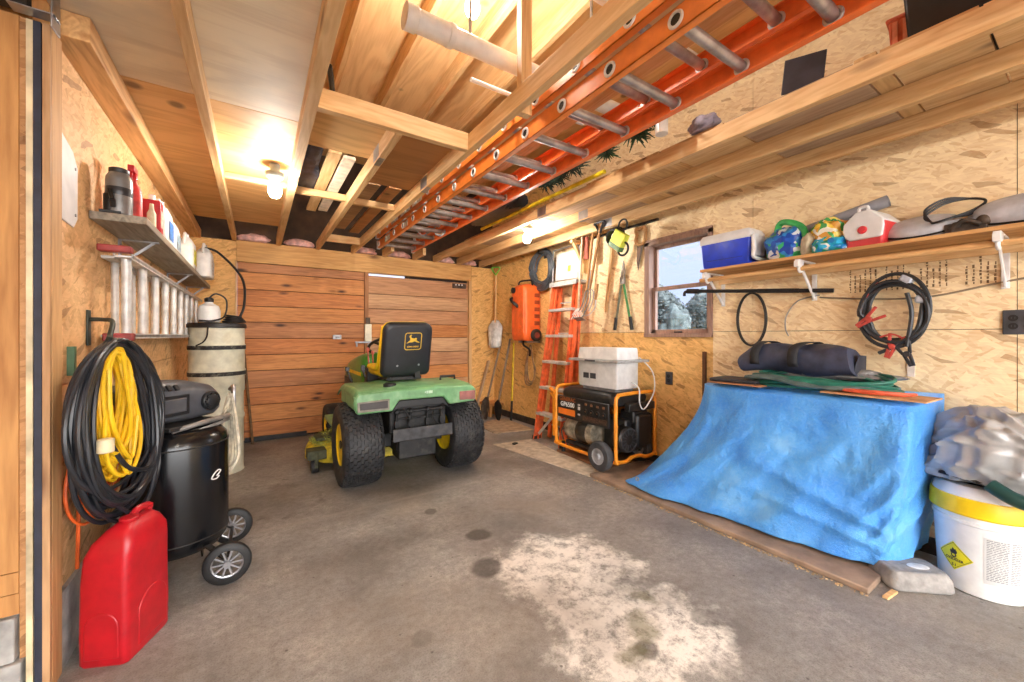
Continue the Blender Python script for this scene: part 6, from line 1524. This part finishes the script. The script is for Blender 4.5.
MB().tube([(-.03, .17, .37), (-.1, .155, .33), (-.16, .08, .30), (-.178, -.02, .29), (-.15, -.1, .31), (-.08, -.16, .35), (-.03, -.17, .37)], .0035, 6, smooth=6).build('bail_handle', STEEL, t) if False else None

def silver():
    m = NT('silver_tarpaulin'); v = m.coords(); n = m.noise(v, 6, 5, .6)
    col = m.ramp(n, [(.3, (150, 150, 150)), (.7, (192, 192, 191))])
    h1 = m.n('ShaderNodeTexNoise'); h1.noise_type = 'RIDGED_MULTIFRACTAL'; h1.inputs['Scale'].default_value = 7; h1.inputs['Detail'].default_value = 3; m.l(v, h1.inputs['Vector'])
    m.bump(h1.outputs['Fac'], .4, .02); return m.done(col, .34, .12)
def sil(p):
    d = (.2, .35, .19); q = Vector((p.x/d[0], p.y/d[1], p.z/d[2]))
    qq = Vector((q.x*.8+q.z*.6, q.y*1.5, q.z*.8-q.x*.6)); k = .92+.2*noise.noise(q*1.5+Vector((4, 0, 2)))+.34*(.33-abs(noise.noise(qq*2.0+Vector((1, 7, 0)))))+.15*(.33-abs(noise.noise(qq*3.6+Vector((3, 1, 9)))))+.05*(.33-abs(noise.noise(qq*8+Vector((5, 1, 3)))))
    p = p*k
    p.z += .07*math.sin((p.y+.1)*7)*(1 if p.z > 0 else .2)
    if p.z < -.10: p.z = -.10-(abs(p.z)-.10)*.1
    return p
o = MB().ell((0, 0, .12), (.2, .35, .19), None, 150, 90, sil).build('silver_tarp', silver(), angle=60); o.location = (2.905, .215, .495)
tag(o, 'bundled silver grey tarpaulin heaped on the white bucket', 'tarp')
crumple('black_plastic', plain('black_sheeting', (38, 38, 40), .3, var=.3), 'black plastic sheeting under the silver tarp on the bucket lid', 'plastic sheet', (2.91, .30, .50), (.14, .2, .045), .35, 22)
tag(MB().tube([(2.72, .3, .54), (2.70, .22, .50), (2.72, .12, .49), (2.78, .0, .50)], .03, 10, smooth=6).build('green_pipe', plain('dark_teal', (22, 62, 58), .4)), 'dark teal tube poking out under the silver tarp', 'tube')
t = thing('support_crate', 'low crate behind the bucket under the silver tarp', 'crate', (2.93, -.08, 0)) if False else None
b = MB(); r3 = random.Random(5)
for i in range(240):
    y = r3.uniform(.62, 2.4); x = 2.365-abs(r3.gauss(0, .012)); s_ = r3.uniform(.002, .006)
    b.boxc((x, y, s_*.4), (s_*2, s_*1.4, s_*.8), Rz(r3.uniform(0, 3)))
tag(b.build('wood_crumbs', plain('wood_crumb', (186, 160, 122), .9, var=.2), smooth=False), 'loose wood crumbs along the edge of the particle board', 'crumbs', kind='stuff')
t = thing('stone_block', 'grey concrete block on the floor in front of the white bucket', 'block', (2.66, .545, 0), .85)
STN = plain('grey_block_stone', (150, 146, 142), .9, var=.12, scale=20, bump=.7, bscale=70, dirt=(120, 112, 104))
def stone(p): return p
b = MB(); b.loft([rr_ring(w_, d_, z, .03, 5) for w_, d_, z in ((.165, .25, 0), (.18, .27, .012), (.172, .26, .058), (.145, .23, .088))]); b.build('block_body', STN, t, bevel=.006)
MB().ell((-.01, -.03, .088), (.028, .045, .004)).build('white_patch', plain('white_paint_patch', (236, 236, 232), .6), t)
MB().ell((-.045, .085, .083), (.018, .022, .005)).build('yellow_patch', plain('yellow_paint_patch', (236, 220, 40), .6), t)

# ---------------------------------------------------------------- outside the window
struct(MB().box(-30, 40, -30, -2.9, -.12, -.01).build('driveway', plain('pale_concrete_drive', (176, 172, 166), .9), smooth=False), 'pale driveway outside the open doorway', 'driveway')
struct(MB().box(3.6, 40, -2.9, 40, -.3, -.25).build('ground_outside', plain('dry_lawn', (150, 150, 128), .9, var=.1, scale=2), smooth=False), 'lawn outside the window', 'ground')
LEAF = plain('hazy_leaves', (84, 92, 90), .9, var=.25, scale=6)
def tree(label, x, y, rx, rz, seed):
    t = thing('tree', label, 'tree', (x, y, -.25), 0, 'trees outside the window')
    b = MB(); r2 = random.Random(seed)
    for k in range(16):
        c = Vector((r2.gauss(0, .3)*rx, r2.gauss(0, .42)*rx, rz*r2.uniform(.45, .95)))
        b.ell(c, (rx*.36, rx*.36, rz*.19), None, 20, 14, lambda p: p*(1+.45*noise.noise(p*4+c)))
    for k in range(3000):
        a, e = r2.uniform(0, 2*PI), r2.uniform(-.2, 1); rr2 = rx*math.sqrt(max(0, 1-(e*.9)**2))*r2.uniform(.85, 1.12)
        p = Vector((math.cos(a)*rr2, math.sin(a)*rr2, rz*(.62+.42*e))); u = Vector((r2.uniform(-1, 1), r2.uniform(-1, 1), r2.uniform(-1, 1))).normalized()*.055; w = u.orthogonal().normalized()*.04
        b.add([p-u, p+w, p+u, p-w], [(0, 1, 2, 3)])
    b.build('crown', LEAF, t, smooth=False)
    MB().cyl((0, 0, 0), (.05, 0, rz*.6), .12, .07, 10).build('trunk', plain('bark', (96, 84, 74), .9), t)
tree('rounded pale grey tree filling the left of the window', 10.5, 8.05, 1.05, 2.75, 1)
tree('low pale shrub in the middle of the window', 14.5, 9.3, 1.2, 2.5, 2)
tree('pale grey tree at the right of the window', 13.5, 7.7, 1.05, 2.85, 3)

# ---------------------------------------------------------------- unseen fill bulbs added behind the camera to brighten the room
back = emit('added_fill_bulb', (255, 249, 240), 250)
bulb('added fill bulb under the deck behind the camera, left', .0, -.9, 2.17, 2.342, mat=back)
bulb('added fill bulb between the joists behind the camera, right', 1.6, -1.3, 2.19, 2.342, mat=back)

# ---------------------------------------------------------------- world, camera, view
w = bpy.data.worlds.new('sky'); SC.world = w; w.use_nodes = True
bg = w.node_tree.nodes['Background']; bg.inputs[0].default_value = lin((196, 214, 250)); bg.inputs[1].default_value = 1.0
nt = w.node_tree; tc = nt.nodes.new('ShaderNodeTexCoord'); sx = nt.nodes.new('ShaderNodeSeparateXYZ'); nt.links.new(tc.outputs['Generated'], sx.inputs[0])
rp = nt.nodes.new('ShaderNodeValToRGB'); rp.color_ramp.elements[0].position = .35; rp.color_ramp.elements[0].color = lin((248, 248, 249)); rp.color_ramp.elements[1].position = .6; rp.color_ramp.elements[1].color = lin((210, 222, 250))
m2 = nt.nodes.new('ShaderNodeMath'); m2.operation = 'MULTIPLY_ADD'; m2.inputs[1].default_value = .5; m2.inputs[2].default_value = .5; nt.links.new(sx.outputs[1], m2.inputs[0]); nt.links.new(m2.outputs[0], rp.inputs[0]); nt.links.new(rp.outputs[0], bg.inputs[0])
mr = nt.nodes.new('ShaderNodeMapRange'); mr.inputs['From Min'].default_value = .25; mr.inputs['From Max'].default_value = -.6; mr.inputs['To Min'].default_value = .72; mr.inputs['To Max'].default_value = 5.5
nt.links.new(sx.outputs[1], mr.inputs['Value']); nt.links.new(mr.outputs[0], bg.inputs[1])
cam = bpy.data.cameras.new('camera'); co = bpy.data.objects.new('camera', cam); COL.objects.link(co)
F = 392.0
cam.sensor_width = 36; cam.lens = 36*F/1024; cam.shift_y = -5/1024; cam.clip_start = .03
co.location = (0, 0, 1.2); co.rotation_euler = (PI/2, 0, -math.atan(255/F))
SC.camera = co
vs = SC.view_settings; vs.view_transform = 'Standard'; vs.look = 'None'; vs.gamma = 1; vs.exposure = 1.2; vs.use_curve_mapping = False
